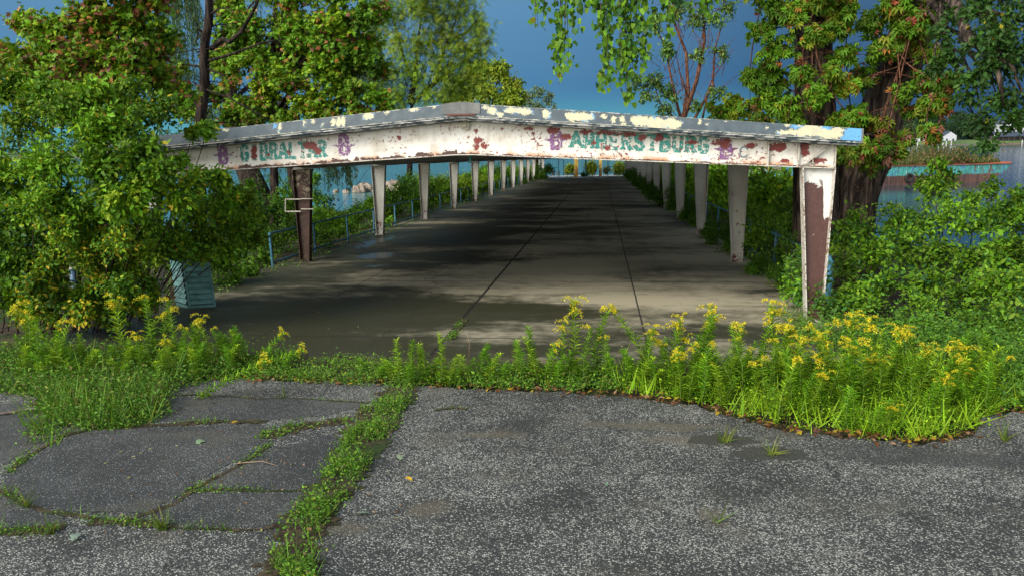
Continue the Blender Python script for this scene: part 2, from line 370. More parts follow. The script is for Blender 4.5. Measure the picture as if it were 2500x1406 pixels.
def m_asphalt(smooth):
    def f(t):
        p = t.pos(); x, y, z = t.sep(p)
        vo = t.n('ShaderNodeTexVoronoi', Vector=p, Scale=82.0 if not smooth else 105.0)
        h1, h2, h3 = t.sep(vo.outputs['Color']); d = vo.outputs['Distance']
        n = t.noise(p, .9, 6, .6); n2 = t.noise(p, 4, 5, .65)
        n = t.m('ADD', t.m('MULTIPLY', t.m('SUBTRACT', n, .5), 1.35), .5)
        k = t.m('ADD', t.m('MULTIPLY', n, .6), t.m('MULTIPLY', n2, .4))
        lo, hi = (.74, .94) if smooth else (.40, .92)
        fk = t.n('ShaderNodeTexVoronoi', {'feature': 'DISTANCE_TO_EDGE'}, Vector=t.v('ADD', p, t.v('MULTIPLY', t.noise(p, 2.3, 6, .7, True), (.7, .7, 0))), Scale=.75).outputs['Distance']
        crk = t.m('MULTIPLY', t.step(fk, .006, .002), t.step(n, .42, .55))
        st = t.m('MULTIPLY', t.step(t.m('ADD', h1, t.m('MULTIPLY', t.m('SUBTRACT', k, .5), 1.6 if not smooth else .5)), lo, hi), t.step(d, .75, .35))
        dark = (.027, .028, .026) if smooth else (.025, .026, .024)
        base = t.mix(t.step(k, .35, .65), dark, tuple(c*1.6 for c in dark))
        stone = t.mix(h2, (.15, .155, .145), (.52, .52, .45) if not smooth else (.32, .33, .33))
        c = t.mix(st, base, stone); c = t.mix(t.m('MULTIPLY', crk, .85), c, (.012, .012, .010))
        c = t.mix(t.m('MULTIPLY', t.step(t.noise(p, 1.7, 5, .6), .52, .68), .45), c, (.085, .080, .060))
        jit = t.v('MULTIPLY', t.v('SUBTRACT', t.noise(p, 3, 5, .6, True), (.5, .5, .5)), (.45, .45, 0))
        q = t.v('ADD', t.comb(x, y, 0), jit)
        def e(items, a, b):
            L = []
            for px, py, rx, ry in items:
                g = G(px, py); L.append((g[0], g[1], rx, ry))
            return t.step(t.ell(q, L), a, b)
        if not smooth:
            mud = e([(1050, 1240, .16, .13), (1200, 1060, .3, .12), (1600, 1040, .7, .10), (1700, 1075, .5, .12), (1740, 1260, .12, .12), (800, 1290, .2, .1)], 1.5, .5)
            c = t.mix(t.m('MULTIPLY', mud, .62), c, (.105, .09, .06))
            hole = e([(1760, 1075, .32, .15), (1880, 1105, .32, .13), (1950, 1120, .16, .08)], 1.08, .95)
            c = t.mix(t.m('MULTIPLY', hole, .88), c, (.035, .035, .026))
            wet = e([(2300, 1120, .9, .15), (2150, 1100, .4, .12)], 1.4, .6)
            c = t.mix(t.m('MULTIPLY', wet, .6), c, (.035, .035, .034))
        t.out(c, .72, bump=t.m('SUBTRACT', t.m('MULTIPLY', st, .6), d), bd=.006, bs=.7)
    return f
ASPH = mat('asphalt_rough', m_asphalt(False)); ASPHS = mat('asphalt_smooth', m_asphalt(True))

def m_soil(t):
    p = t.pos(); n = t.noise(p, 9, 7, .7); n2 = t.noise(p, 1.2, 4)
    c = t.mix(t.step(n, .35, .7), (.022, .017, .010), (.10, .075, .045)); c = t.mix(t.step(n2, .45, .65), c, (.03, .05, .014))
    t.out(c, .95, bump=n, bd=.03, bs=1, spec=.2)
SOIL = mat('soil', m_soil)
def m_shore(t):
    p = t.pos(); n = t.noise(p, .05, 5); x, y, z = t.sep(p)
    c = t.mix(t.step(n, .35, .65), (.085, .14, .035), (.05, .09, .03)); c = t.mix(t.step(z, WATER+.9, WATER+.6), c, (.09, .085, .075))
    t.out(c, .9)
SHORE = mat('lawn', m_shore)
def m_water(t):
    p = t.pos(); q = t.v('MULTIPLY', p, (.35, 1, 1)); n = t.noise(q, .9, 5, .6); n2 = t.noise(q, .08, 4, .6)
    x, y, z = t.sep(p)
    # calm behind the barge on the right, rippled by the current on the left
    rip = t.step(x, 12, -6, .22, .85)
    c = t.mix(t.step(n2, .4, .65), (.018, .115, .125), (.030, .165, .165))
    c = t.mix(t.step(x, 5, 25), c, (.006, .035, .055))
    p_ = t.out(c, .09, bump=n, bd=.12, bs=.5)
    b = [l for l in p_.inputs['Normal'].links][0].from_node; t.put(b.inputs['Strength'], rip)
WATERM = mat('river_water', m_water)

# ------------------------------------------------------------ setting: ground, asphalt, river
def smooth(a, b, x): u = np.clip((x-a)/(b-a), 0, 1); return u*u*(3-2*u)
def land_h(X, Y):
    wob = np.sin(Y*.35)*.6 + np.sin(Y*.9+X)*.3
    near = Y - 24 - np.sin(X*.3)*1.2                              # near shore (negative = land)
    strip = np.maximum(np.maximum(-X - 9.5 - 4.5*smooth(60, 20, Y) - 1.2*smooth(95, 70, Y), X - 8.3) + wob*.6, Y - 108)
    d = np.minimum(near, strip)
    h = gz(Y) - .05 - .12*smooth(6.2, 9, np.abs(X))*(Y > 10)
    return h*(1-smooth(-.5, 5, d)) + (WATER-1.6)*smooth(-.5, 5, d)
def gridmesh(name, xs, ys, zf, m):
    X, Y = np.meshgrid(xs, ys); Z = zf(X, Y); nx, ny = len(xs), len(ys)
    V = np.stack([X.ravel(), Y.ravel(), Z.ravel()], 1); i = np.arange(nx*ny).reshape(ny, nx)
    Fc = np.stack([i[:-1, :-1].ravel(), i[:-1, 1:].ravel(), i[1:, 1:].ravel(), i[1:, :-1].ravel()], 1)
    return link(name, meshnp(name, V, Fc), m, smooth=True)
hole = lambda X, Y: land_h(X, Y) - .25*((np.abs(X) < 5.3) & (Y > 10.5) & (Y < 105)) - .05*(Y < 8)
tag(gridmesh('ground', np.concatenate([[-400, -120, -60], np.linspace(-40, 45, 171), [60, 120, 400]]),
             np.concatenate([[-200, -60, -20], np.linspace(-8, 116, 249)]), hole, SOIL), kind='structure')
me = meshnp('river', np.array([[-1500, -300, WATER], [1500, -300, WATER], [1500, 2500, WATER], [-1500, 2500, WATER]]), np.array([[0, 1, 2, 3]]))
tag(link('river', me, WATERM), kind='structure')

def ribbon_sheet(name, px, h, m, kind='structure'):
    pts = [G(a, b) for a, b in px]; bm = MB()
    bm.add([(p[0], p[1], gz(p[1]) + h) for p in pts], [tuple(range(len(pts)))[::-1]]); o = bm.build(name, m)
    if o.data.polygons[0].normal.z < 0: o.data.flip_normals()
    return tag(o, kind=kind)
# main asphalt: one sheet up to the ragged weed line
edge = [(0, 905), (300, 925), (500, 925), (700, 930), (950, 938), (1200, 950), (1500, 965), (1700, 990), (1800, 1022), (1900, 1047), (2100, 1072), (2250, 1082), (2380, 1062), (2400, 1015), (2500, 1005), (2700, 990)]
ep = []
for i in range(len(edge)-1):
    for k in range(10):
        u = k/10; ep.append((edge[i][0]*(1-u)+edge[i+1][0]*u, edge[i][1]*(1-u)+edge[i+1][1]*u + rnd.uniform(-5, 5)))
top = [G(a, b) for a, b in ep]
V = []; Fq = []
for i, p in enumerate([np.array([-60, top[0][1], 0])] + top + [np.array([60, top[-1][1], 0])]):
    V += [(p[0], p[1], gz(p[1])+.002), (p[0] if 0 < i <= len(top) else p[0], -60, gz(-60)+.002)]
for i in range(len(V)//2-1): Fq.append((2*i, 2*i+1, 2*i+3, 2*i+2))
bm = MB().add(V, Fq); o = bm.build('asphalt', ASPH)
if o.data.polygons[5].normal.z < 0: o.data.flip_normals()
tag(o, kind='structure')
def jag(px, n=11, a=6):
    out = []
    for i in range(len(px)):
        p, q = px[i], px[(i+1) % len(px)]
        for k in range(n):
            u = k/n; out.append((p[0]*(1-u)+q[0]*u + rnd.uniform(-a, a), p[1]*(1-u)+q[1]*u + rnd.uniform(-a, a)*.6))
    return out
# older darker asphalt panels between the cracks on the left
ribbon_sheet('asphalt_panel', jag([(25, 1150), (170, 1062), (330, 1043), (640, 1038), (660, 1085), (500, 1165), (440, 1208), (370, 1250), (170, 1252), (60, 1225), (0, 1190)]), .006, ASPHS)
ribbon_sheet('asphalt_panel', jag([(520, 1165), (650, 1105), (820, 1060), (812, 1130), (770, 1195), (600, 1196), (490, 1190)]), .006, ASPHS)
ribbon_sheet('asphalt_panel', jag([(470, 1205), (600, 1202), (745, 1205), (700, 1290), (560, 1288), (400, 1280), (385, 1252)]), .006, ASPHS)
ribbon_sheet('asphalt_panel', jag([(400, 975), (560, 968), (700, 972), (900, 985), (800, 1015), (640, 1028), (380, 1030)]), .006, ASPHS)
ribbon_sheet('asphalt_panel', jag([(-120, 985), (120, 985), (160, 1040), (20, 1130), (-150, 1150)]), .006, ASPHS)
ribbon_sheet('asphalt_panel', jag([(-150, 1240), (0, 1215), (150, 1262), (160, 1285), (0, 1290), (-150, 1300)]), .006, ASPHS)

# pier deck
bm = MB(); pts = []
for i in range(61):
    pts.append((-6.05 + rnd.uniform(-.03, .03), 9.75 + i*1.6)); 
ptr = [(5.85 + rnd.uniform(-.04, .04), p[1]) for p in pts]
V = []
for (a, y), (b, _) in zip(pts, ptr): V += [(a, y, 0), (b, y, 0), (a, y, -.35), (b, y, -.35)]
Fq = []
for i in range(60):
    k = 4*i; Fq += [(k, k+1, k+5, k+4), (k, k+4, k+6, k+2), (k+1, k+3, k+7, k+5)]
Fq += [(0, 2, 3, 1), (240, 241, 243, 242)]
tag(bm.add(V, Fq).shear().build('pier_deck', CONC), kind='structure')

# ------------------------------------------------------------ canopy
canopy = empty('pier_canopy', (0, D1, gz(D1)), 'long low white steel canopy with peeling paint running down the concrete pier', 'canopy')
NF = 14; YE = D1 + 7*(NF-1) + .6; Y0 = D1 - .33
def ztop(x): return 3.425 - .0825*abs(x)
def zbot(x): return 3.24 - .0813*abs(x)
XR = 5.95
bm = MB()
for a, b in ((-XR, 0), (0, XR)):
    bm.hexa([(a, Y0+.04, zbot(a)+.03), (b, Y0+.04, zbot(b)+.03), (b, YE, zbot(b)+.03), (a, YE, zbot(a)+.03), (a, Y0+.04, ztop(a)-.01), (b, Y0+.04, ztop(b)-.01), (b, YE, ztop(b)-.01), (a, YE, ztop(a)-.01)])
bm.shear().build('roof', ROOF, canopy)
bm = MB()
for a, b in ((-XR, 0), (0, XR)): bm.hexa([(a, Y0, zbot(a)), (b, Y0, zbot(b)), (b, Y0+.035, zbot(b)), (a, Y0+.035, zbot(a)), (a, Y0, ztop(a)), (b, Y0, ztop(b)), (b, Y0+.035, ztop(b)), (a, Y0+.035, ztop(a))])
bm.shear().build('fascia', FASCIA, canopy)
for s in (-1, 1):
    MB().box(min(s*XR, s*(XR+.03)), max(s*XR, s*(XR+.03)), Y0, YE, zbot(XR)-.03, ztop(XR)+.005).shear().build('side_fascia', ROOF, canopy)
bm = MB()                                # stepped drip trim under the fascia
for y0, y1, dz0, dz1 in ((Y0+.02, Y0+.10, -.035, -.002), (Y0+.09, D1-.02, -.07, -.037)):
    for a, b in ((-XR, 0), (0, XR)):
        bm.hexa([(a, y0, zbot(a)+dz0), (b, y0, zbot(b)+dz0), (b, y1, zbot(b)+dz0), (a, y1, zbot(a)+dz0), (a, y0, zbot(a)+dz1), (b, y0, zbot(b)+dz1), (b, y1, zbot(b)+dz1), (a, y1, zbot(a)+dz1)])
bm.shear().build('drip_trim', TRIM, canopy)
bm = MB(); bm.prism([(-.28, 3.26), (.32, 3.255), (.32, 3.415), (.1, 3.44), (-.02, 3.44), (-.28, 3.415)], Y0-.012, Y0-.001)
bm.shear().build('ridge_plate', ROOF, canopy)
bm = MB(); bm.box(-.2, .24, Y0-.04, Y0-.014, 3.235, 3.262); bm.shear().build('name_plate', BROWNP, canopy)
for x in (-1.9, 1.9, -3.8, 3.8, -5.4, 5.4):
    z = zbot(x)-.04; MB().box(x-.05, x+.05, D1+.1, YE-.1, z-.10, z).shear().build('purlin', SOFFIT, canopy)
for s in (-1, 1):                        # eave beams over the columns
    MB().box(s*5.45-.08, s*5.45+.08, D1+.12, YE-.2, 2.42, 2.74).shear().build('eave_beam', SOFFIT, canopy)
ceil = MB()
for a, b in ((-XR+.02, 0), (0, XR-.02)): ceil.add([(a, Y0+.2, zbot(a)-.012), (b, Y0+.2, zbot(b)-.012), (b, YE-.1, zbot(b)-.012), (a, YE-.1, zbot(a)-.012)], [(0, 1, 2, 3)])
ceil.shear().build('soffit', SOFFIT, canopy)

XO, XI = 5.68, 5.21
def beam_mesh(Y, front):
    bm = MB(); t_ = .012
    bot = lambda x: 2.659 - .0505*abs(x)
    top_ = lambda x: zbot(x) - .075
    xs = [-XO, -XI, -2.6, -.15, .15, 2.6, XI, XO]
    web = [(x, bot(abs(x)) if abs(x) > .2 else bot(.15)) for x in xs] + [(x, top_(x)) for x in xs[::-1]]
    for i in range(len(xs)-1):
        a, b = xs[i], xs[i+1]; za, zb = web[i][1], web[i+1][1]
        bm.hexa([(a, Y-t_, za), (b, Y-t_, zb), (b, Y+t_, zb), (a, Y+t_, za), (a, Y-t_, top_(a)), (b, Y-t_, top_(b)), (b, Y+t_, top_(b)), (a, Y+t_, top_(a))])
    fl = MB(); w = .10
    for i in range(len(xs)-1):
        a, b = xs[i], xs[i+1]; za, zb = web[i][1], web[i+1][1]
        fl.hexa([(a, Y-w, za-.016), (b, Y-w, zb-.016), (b, Y+w, zb-.016), (a, Y+w, za-.016), (a, Y-w, za-.001), (b, Y-w, zb-.001), (b, Y+w, zb-.001), (a, Y+w, za-.001)])
    if front:
        for s in (-1, 1):                # stiffeners and knee diagonal
            for x in (4.69, 5.14): fl.box(s*x-.009, s*x+.009, Y-.085, Y-t_-.001, bot(x)+.001, top_(x)-.002)
            x = XO-.012; fl.box(min(s*x, s*XO), max(s*x, s*XO), Y-.10, Y+.10, 2.376, top_(x)-.002)
            P = [(s*5.22, Y-.05, 2.42), (s*5.63, Y-.05, 2.73)]
            d = np.array([P[1][0]-P[0][0], 0, P[1][2]-P[0][2]]); d /= np.linalg.norm(d); n_ = np.array([-d[2], 0, d[0]])*.009
            a, b = np.array(P[0]), np.array(P[1]); e = np.array([0, .034, 0])
            fl.hexa([a-n_-e, b-n_-e, b-n_+e, a-n_+e, a+n_-e, b+n_-e, b+n_+e, a+n_+e])
            fl.box(min(s*5.35, s*5.36), max(s*5.35, s*5.36), Y-.07, Y-t_-.001, 2.395, 2.5)
    return bm, fl
def column_mesh(Y, s, wt=.46, wb=.23):
    bm = MB(); fl = MB(); zt = 2.376; bx = 5.5
    it, ot = XI, XO; ib, ob = bx-wb/2, bx+wb/2
    f = lambda u: (s*(ib+(it-ib)*u), s*(ob+(ot-ob)*u))
    z0, z1 = .02, zt
    (a0, b0), (a1, b1) = f(0), f(1)
    bm.hexa([(a0, Y-.008, z0), (b0, Y-.008, z0), (b0, Y+.008, z0), (a0, Y+.008, z0), (a1, Y-.008, z1), (b1, Y-.008, z1), (b1, Y+.008, z1), (a1, Y+.008, z1)])
    for c0, c1 in ((a0, a1), (b0, b1)):
        fl.hexa([(c0-.008, Y-.1, z0), (c0+.008, Y-.1, z0), (c0+.008, Y+.1, z0), (c0-.008, Y+.1, z0), (c1-.008, Y-.1, z1), (c1+.008, Y-.1, z1), (c1+.008, Y+.1, z1), (c1-.008, Y+.1, z1)])
    fl.box(s*bx-.16, s*bx+.16, Y-.13, Y+.13, .003, .02)
    return bm, fl
front_beam = None
for k in range(NF):
    Y = D1 + 7*k
    b, f = beam_mesh(Y, k == 0); o = b.shear().build('beam', BEAM if k == 0 else STEEL, canopy)
    fo = f.shear().build('flange', FLANGE if k == 0 else STEEL, o)
    if k == 0:
        front_beam = o; o['label'] = 'front beam with peeling white paint, red primer patches and faded teal lettering'
    for s in (-1, 1):
        b, f = column_mesh(Y, s)
        mt = RUSTCOL if (k == 0 and s == 1) else OLDRUST if (k == 1 and s == -1) else STEEL
        o = b.shear().build('column', mt, canopy); f.shear().build('flange', FLANGE if k == 0 else mt if mt is OLDRUST else STEEL, o)
        if mt is RUSTCOL: o['label'] = 'front right column with chocolate brown web and white paint left at the top'
        if mt is OLDRUST: o['label'] = 'dark rusted column carrying a square white conduit'
        if k == 1 and s == -1:
            c = MB(); P = [W(735, 487, Y-.12), W(697, 487, Y-.12), W(697, 517, Y-.12), W(735, 517, Y-.12)]
            for i in range(3): c.tube([P[i], P[i+1]], .018, 6)
            c.tube([W(765, 486, Y-.13), W(735, 486, Y-.13)], .014, 6); c.tube([W(765, 511, Y-.13), W(735, 511, Y-.13)], .014, 6)
            c.build('conduit', GALV, o)
bm = MB(); c = W(1135, 307, D1-.06)
for r, y0, y1 in ((.075, 0, .045), (.03, -.03, 0)):
    bm.tube([c + np.array([0, y0, 0]), c + np.array([0, y1, 0])], r, 20)
bm.build('bell', BRASS, canopy, smooth=False)
MB().tube([W(1148, 374, D1+.3), W(1148, 399, D1+.3)], .022, 8).build('drain_pipe', RAILT, canopy)
MB().tube([W(757, 603, 19.3), W(906, 405, 26.3)], .008, 4).tube([W(862, 440, 26.2), W(878, 408, 26.2), W(912, 405, 26.2)], .012, 4).build('brace_wire', WIRE, canopy)

# painted lettering on the front beam
GL = {'A': [[(0, 0), (.42, 1), (.55, 1), (1, 0)], [(.2, .33), (.8, .33)]], 'M': [[(.05, 0), (.1, 1), (.5, .25), (.9, 1), (.95, 0)]],
      'H': [[(.12, 0), (.12, 1)], [(.88, 0), (.88, 1)], [(.12, .52), (.88, .52)]], 'E': [[(.9, 1), (.15, 1), (.15, 0), (.9, 0)], [(.15, .52), (.7, .52)]],
      'R': [[(.13, 0), (.13, 1), (.65, 1), (.88, .85), (.88, .65), (.65, .5), (.13, .5)], [(.5, .5), (.92, 0)]],
      'S': [[(.88, .8), (.7, 1), (.3, 1), (.12, .8), (.2, .6), (.8, .4), (.9, .2), (.7, 0), (.3, 0), (.1, .2)]],
      'T': [[(0, .97), (1, .97)], [(.5, 1), (.5, 0)]], 'B': [[(.13, 0), (.13, 1), (.65, 1), (.85, .87), (.85, .66), (.65, .53), (.13, .53)], [(.65, .53), (.92, .4), (.92, .15), (.7, 0), (.13, 0)]],
      'U': [[(.12, 1), (.12, .25), (.3, .02), (.7, .02), (.88, .25), (.88, 1)]], 'G': [[(.88, .8), (.7, 1), (.3, 1), (.1, .75), (.1, .25), (.3, 0), (.7, 0), (.88, .2), (.88, .45), (.55, .45)]],
      'I': [[(.5, 0), (.5, 1)]], 'L': [[(.15, 1), (.15, 0), (.9, 0)]], 'C': [[(.88, .8), (.7, 1), (.3, 1), (.1, .75), (.1, .25), (.3, 0), (.7, 0), (.88, .2)]]}
yl = D1 - .012
def stroke(bm, P, w, y):
    for i in range(len(P)-1):
        a, b = np.array(P[i]), np.array(P[i+1]); d = b-a; L = np.linalg.norm(d); d /= L; n_ = np.array([-d[1], d[0]])
        a = a - d*w*.28; b = b + d*w*.28; q = [a-n_*w/2, b-n_*w/2, b+n_*w/2, a+n_*w/2]; y -= .0003
        bm.add([(p[0], y, p[1]) for p in q], [(0, 1, 2, 3)])
    return y
def text(s, x0, z0, x1, z1, h, w, widths=None):
    bm = MB(); n = len(s); step = (x1-x0)/n
    for i, ch in enumerate(s):
        xa = x0 + step*i; zb = z0 + (z1-z0)*i/n; cw = step*.76; y = yl - .001 - .00001*i
        sl2 = (z1-z0)/(x1-x0)
        for st in GL[ch]:
            P = [(xa + u*cw + v*h*.03, zb + v*h + u*cw*sl2) for u, v in st]; y = stroke(bm, P, w, y)
        if ch in 'AHRTMI':                # slab feet
            for st in GL[ch]:
                for u, v in (st[0], st[-1]):
                    if v in (0, 1) and ch != 'T' or (v == 0): y = stroke(bm, [(xa+u*cw-w*.65+v*h*.03, zb+v*h+u*cw*sl2), (xa+u*cw+w*.65+v*h*.03, zb+v*h+u*cw*sl2)], w*.45, y)
    return bm
text('AMHERSTBURG', 1.70, 2.745, 3.85, 2.625, .215, .060).shear().build('lettering', TEAL, front_beam)
text('GIBRALTAR', -3.73, 2.605, -2.24, 2.655, .235, .058).shear().build('lettering', TEAL, front_beam)
def emblem(cx, cz, r, seed):
    bm = MB()
    for s_ in (-1, 1): bm.add([(cx + s_*r*.45, yl-.001, cz + r*.12), (cx + s_*r*1.3, yl-.001, cz - r*.02), (cx + s_*r*.5, yl-.001, cz - r*.28)], [(0, 1, 2)])
    bm.add([(cx - r*.35, yl-.001, cz + r*.9), (cx - r*.1, yl-.001, cz + r*1.05), (cx - r*.05, yl-.001, cz + r*.9)], [(0, 1, 2)])
    w = r*.50; y = yl-.002
    for st in GL['B']: y = stroke(bm, [(cx + (u-.5)*r*1.0, cz + (v-.5)*r*1.75) for u, v in st], w, y)
    bm.shear().build('emblem', PURP, front_beam)
emblem(-4.04, 2.70, .145, 1); emblem(-1.97, 2.825, .155, 2); emblem(1.46, 2.86, .15, 3); emblem(4.07, 2.68, .15, 4)
text('C', 4.27, 2.55, 4.45, 2.54, .15, .025).shear().build('lettering', PGREY, front_beam)

# ------------------------------------------------------------ railings
def railing(x, ys, m, label, lean=0):
    r = empty('pipe_railing', (x, ys[0], gz(ys[0])), label, 'railing')
    for h in (.84, .12):
        MB().tube([(x, ys[0], h), (x, ys[-1], h)], .026, 8).shear().build('rail', m, r)
    for y in ys: MB().tube([(x, y, -.05), (x + rnd.uniform(-.02, .02), y, .86)], .032, 8).shear().build('post', m, r)
    return r
railing(-5.88, [18.2 + 2.93*i for i in range(29)], RAILB, 'blue painted pipe railing along the left edge of the pier, river side')
railing(6.13, [18.2 + 2.93*i for i in range(29)], RAILB, 'blue painted pipe railing half buried in shrubs along the right edge of the pier')
o = MB().tube([W(1885, 568, 18.1), W(1962, 603, 15.6)], .026, 8).build('rail', RAILB)
o.name = 'loose_rail'; tag(o, 'blue loose end of pipe sagging toward the brown front column', 'pipe')

# ------------------------------------------------------------ foliage tools
def T(v, f): return (np.array(v, float), np.array(f))
TPL = {
 'ovate': T([(0, 0, 0), (-.27, .38, .07), (0, 1, -.12), (.27, .38, .07), (-.18, .75, 0), (.18, .75, 0)], [(0, 1, 4), (0, 4, 2), (0, 2, 5), (0, 5, 3)]),
 'lance': T([(0, 0, 0), (-.09, .35, .03), (0, 1, -.25), (.09, .35, .03)], [(0, 1, 2), (0, 2, 3)]),
 'heart': T([(0, 0, 0), (-.42, .08, .05), (-.36, .5, .02), (0, 1, -.15), (.36, .5, .02), (.42, .08, .05)], [(0, 1, 2, 3), (0, 3, 4, 5)]),
 'tri': T([(-.25, 0, 0), (.25, 0, 0), (0, 1, -.1)], [(0, 1, 2)]),
 'blade': T([(-.03, 0, 0), (.03, 0, 0), (.0, 1, -.3)], [(0, 1, 2)]),
}
mp = [(0, 0), (.22, -.08), (.30, .12), (.62, .10), (.50, .34), (.60, .60), (.26, .52), (.16, .72), (0, 1.02), (-.16, .72), (-.26, .52), (-.60, .60), (-.50, .34), (-.62, .10), (-.30, .12), (-.22, -.08)]
TPL['maple'] = T([(0, .35, .05)] + [(x, y, -.12*abs(x)*1.2 - .08*y) for x, y in mp], [(0, 1+i, 1+(i+1) % 16) for i in range(16)])
def radial(angs, ln, w):
    v = []; f = []
    for a, l in zip(angs, ln):
        d = np.array([math.sin(a), math.cos(a)]); n = np.array([d[1], -d[0]]); b = len(v)
        v += [(0, 0, 0), (*(d*l*.5 - n*w), .05), (*(d*l), -.15), (*(d*l*.5 + n*w), .05)]; f += [(b, b+1, b+2), (b, b+2, b+3)]
    return T(v, f)
TPL['creeper'] = radial([-1.45, -.72, 0, .72, 1.45], [.62, .88, 1, .88, .62], .20)
TPL['creeper'][0][:, 2] *= 3.0
v = []; f = []
for i in range(6):
    for s in (-1, 1):
        y = .12 + i*.14; b = len(v); v += [(0, y, 0), (s*.12, y+.09, .01), (s*.27, y+.06, -.03), (s*.12, y-.01, .01)]; f += [(b, b+1, b+2), (b, b+2, b+3)]
TPL['pinnate'] = T(v, f)

class Leaves:
    def __init__(s): s.P = []; s.D = []; s.N = []; s.S = []; s.C = []
    def add(s, P, D, size, C, N=None):
        n = len(P)
        if n == 0: return
        if N is None:
            N = rng.normal(0, .55, (n, 3)) + np.array([-.15, -.35, .75])
        s.P.append(P); s.D.append(D); s.N.append(N); s.S.append(np.broadcast_to(size, n) if not hasattr(size, '__len__') else size); s.C.append(C)
    def mesh(s, kind, name='leaves'):
        P, D, N, S, C = (np.concatenate(a) for a in (s.P, s.D, s.N, s.S, s.C))
        y = D/(np.linalg.norm(D, axis=1, keepdims=True)+1e-9); x = np.cross(y, N); x /= np.linalg.norm(x, axis=1, keepdims=True)+1e-9; z = np.cross(x, y)
        tv, tf = TPL[kind]; n = len(P); m = len(tv)
        V = P[:, None, :] + S[:, None, None]*(tv[None, :, 0:1]*x[:, None, :] + tv[None, :, 1:2]*y[:, None, :] + tv[None, :, 2:3]*z[:, None, :])
        Fc = (tf[None] + (np.arange(n)*m)[:, None, None]).reshape(-1, tf.shape[1])
        return meshnp(name, V.reshape(-1, 3), Fc, np.repeat(C, m, 0))
    def build(s, name, kind, parent=None): return link(name, s.mesh(kind, name), LEAF, parent)

def pal(cols, n, bias=None, var=.25):
    c = np.array([k[:3] for k in cols]); w = np.array([k[3] if len(k) > 3 else 1 for k in cols], float)
    if bias is not None: w = w*bias
    w /= w.sum(); i = rng.choice(len(c), n, p=w); return c[i]*rng.uniform(1-var, 1+var, (n, 1))*rng.uniform(.92, 1.08, (n, 3))

LDT, LDP = 2.2, 1.8
def clump(lv, tw, c, r, ntw, npt, size, cols, droop=.3, twr=.004, start=None, mixp=.5, jit=.5, upw=0.0):
    c = np.array(c, float); r = np.array(r if hasattr(r, '__len__') else (r, r, r), float)
    bias = rng.uniform(.15, 1.0, len(cols))**1.5; ntw = int(ntw*LDT); npt = int(npt*LDP); size = size*rng.uniform(.82, 1.15); lum = rng.uniform(.62, 1.3)
    for i in range(ntw):
        d = rng.normal(0, 1, 3); d /= np.linalg.norm(d); e = c + d*r*rng.uniform(.45, 1.05)
        b = c + d*r*.1*rng.uniform(0, 1) if start is None else start + (c-start)*rng.uniform(.5, 1)
        mid = (b+e)/2 + np.array([0, 0, np.linalg.norm(e-b)*.18]) + rng.normal(0, .05, 3)*r
        if tw is not None and i % 4 == 0: tw.tube([b, mid, e], [twr*1.6, twr*1.1, twr*.5], 3, cap=False)
        u = rng.uniform(.25, 1.03, npt)[:, None]; P = (1-u)**2*b + 2*u*(1-u)*mid + u*u*e
        tan = 2*(1-u)*(mid-b) + 2*u*(e-mid); tan /= np.linalg.norm(tan, axis=1, keepdims=True)+1e-9
        D = tan*.6 + rng.normal(0, .6, (npt, 3)); D[:, 2] += upw - droop
        P = P + rng.normal(0, size*jit, (npt, 3))
        lv.add(P, D, size*rng.uniform(.55, 1.25, npt), pal(cols, npt, bias)*lum)

def bez(a, b, k, n=7, wob=.0):
    a, b, k = map(lambda q: np.array(q, float), (a, b, k)); out = []
    for i in range(n):
        u = i/(n-1); out.append((1-u)**2*a + 2*u*(1-u)*k + u*u*b + (rng.normal(0, wob, 3) if 0 < i < n-1 else 0))
    return out

def along(P, u):
    P = np.array(P); k = u*(len(P)-1); i = min(int(k), len(P)-2); return P[i] + (P[i+1]-P[i])*(k-i)

def tree(name, label, cat, base, path, r0, clumps, kind, size, cols, bark, ntw=26, npt=9, droop=.35, group=None, sides=12, twr=.005, r1=.35, limb=.35, ridge=None, extra=None, jit=.5):
    """clumps: (centre, radius, height fraction on the trunk where the limb leaves)"""
    root = empty(name, tuple(base), label, cat, group)
    P = [np.array(p, float) for p in [base]+path]; Q = []
    for i in range(len(P)-1):
        for k in range(4): Q.append(P[i]*(1-k/4) + P[i+1]*k/4)
    Q.append(P[-1]); Q = [Q[0]] + [(Q[i-1]+2*Q[i]+Q[i+1])/4 for i in range(1, len(Q)-1)] + [Q[-1]]
    n = len(Q); R = [r0*(1 - (1-r1)*i/(n-1))*(1.0 + .5*math.exp(-i*1.1)) for i in range(n)]
    tm = MB(); tm.tube(Q, R, sides, ridge=ridge); lv = Leaves()
    for c, r, u in clumps:
        c = np.array(c, float); s = along(Q, u); L = np.linalg.norm(c-s); rs = r0*(1-(1-r1)*u)*limb
        tm.tube(bez(s, c, s*.45 + c*.55 + np.array([0, 0, L*.12]), 7, L*.02), [rs*(1-.8*i/6) for i in range(7)], 6, cap=False)
        nt = max(4, int(ntw*(np.prod(r if hasattr(r, '__len__') else (r, r, r))**(1/3))**1.6)); clump(lv, tm, c, r, nt, npt, size, cols, droop, twr, jit=jit)
    if extra: extra(tm, lv)
    tm.build('trunk', bark, root, smooth=True); lv.build('crown', kind, root)
    return root

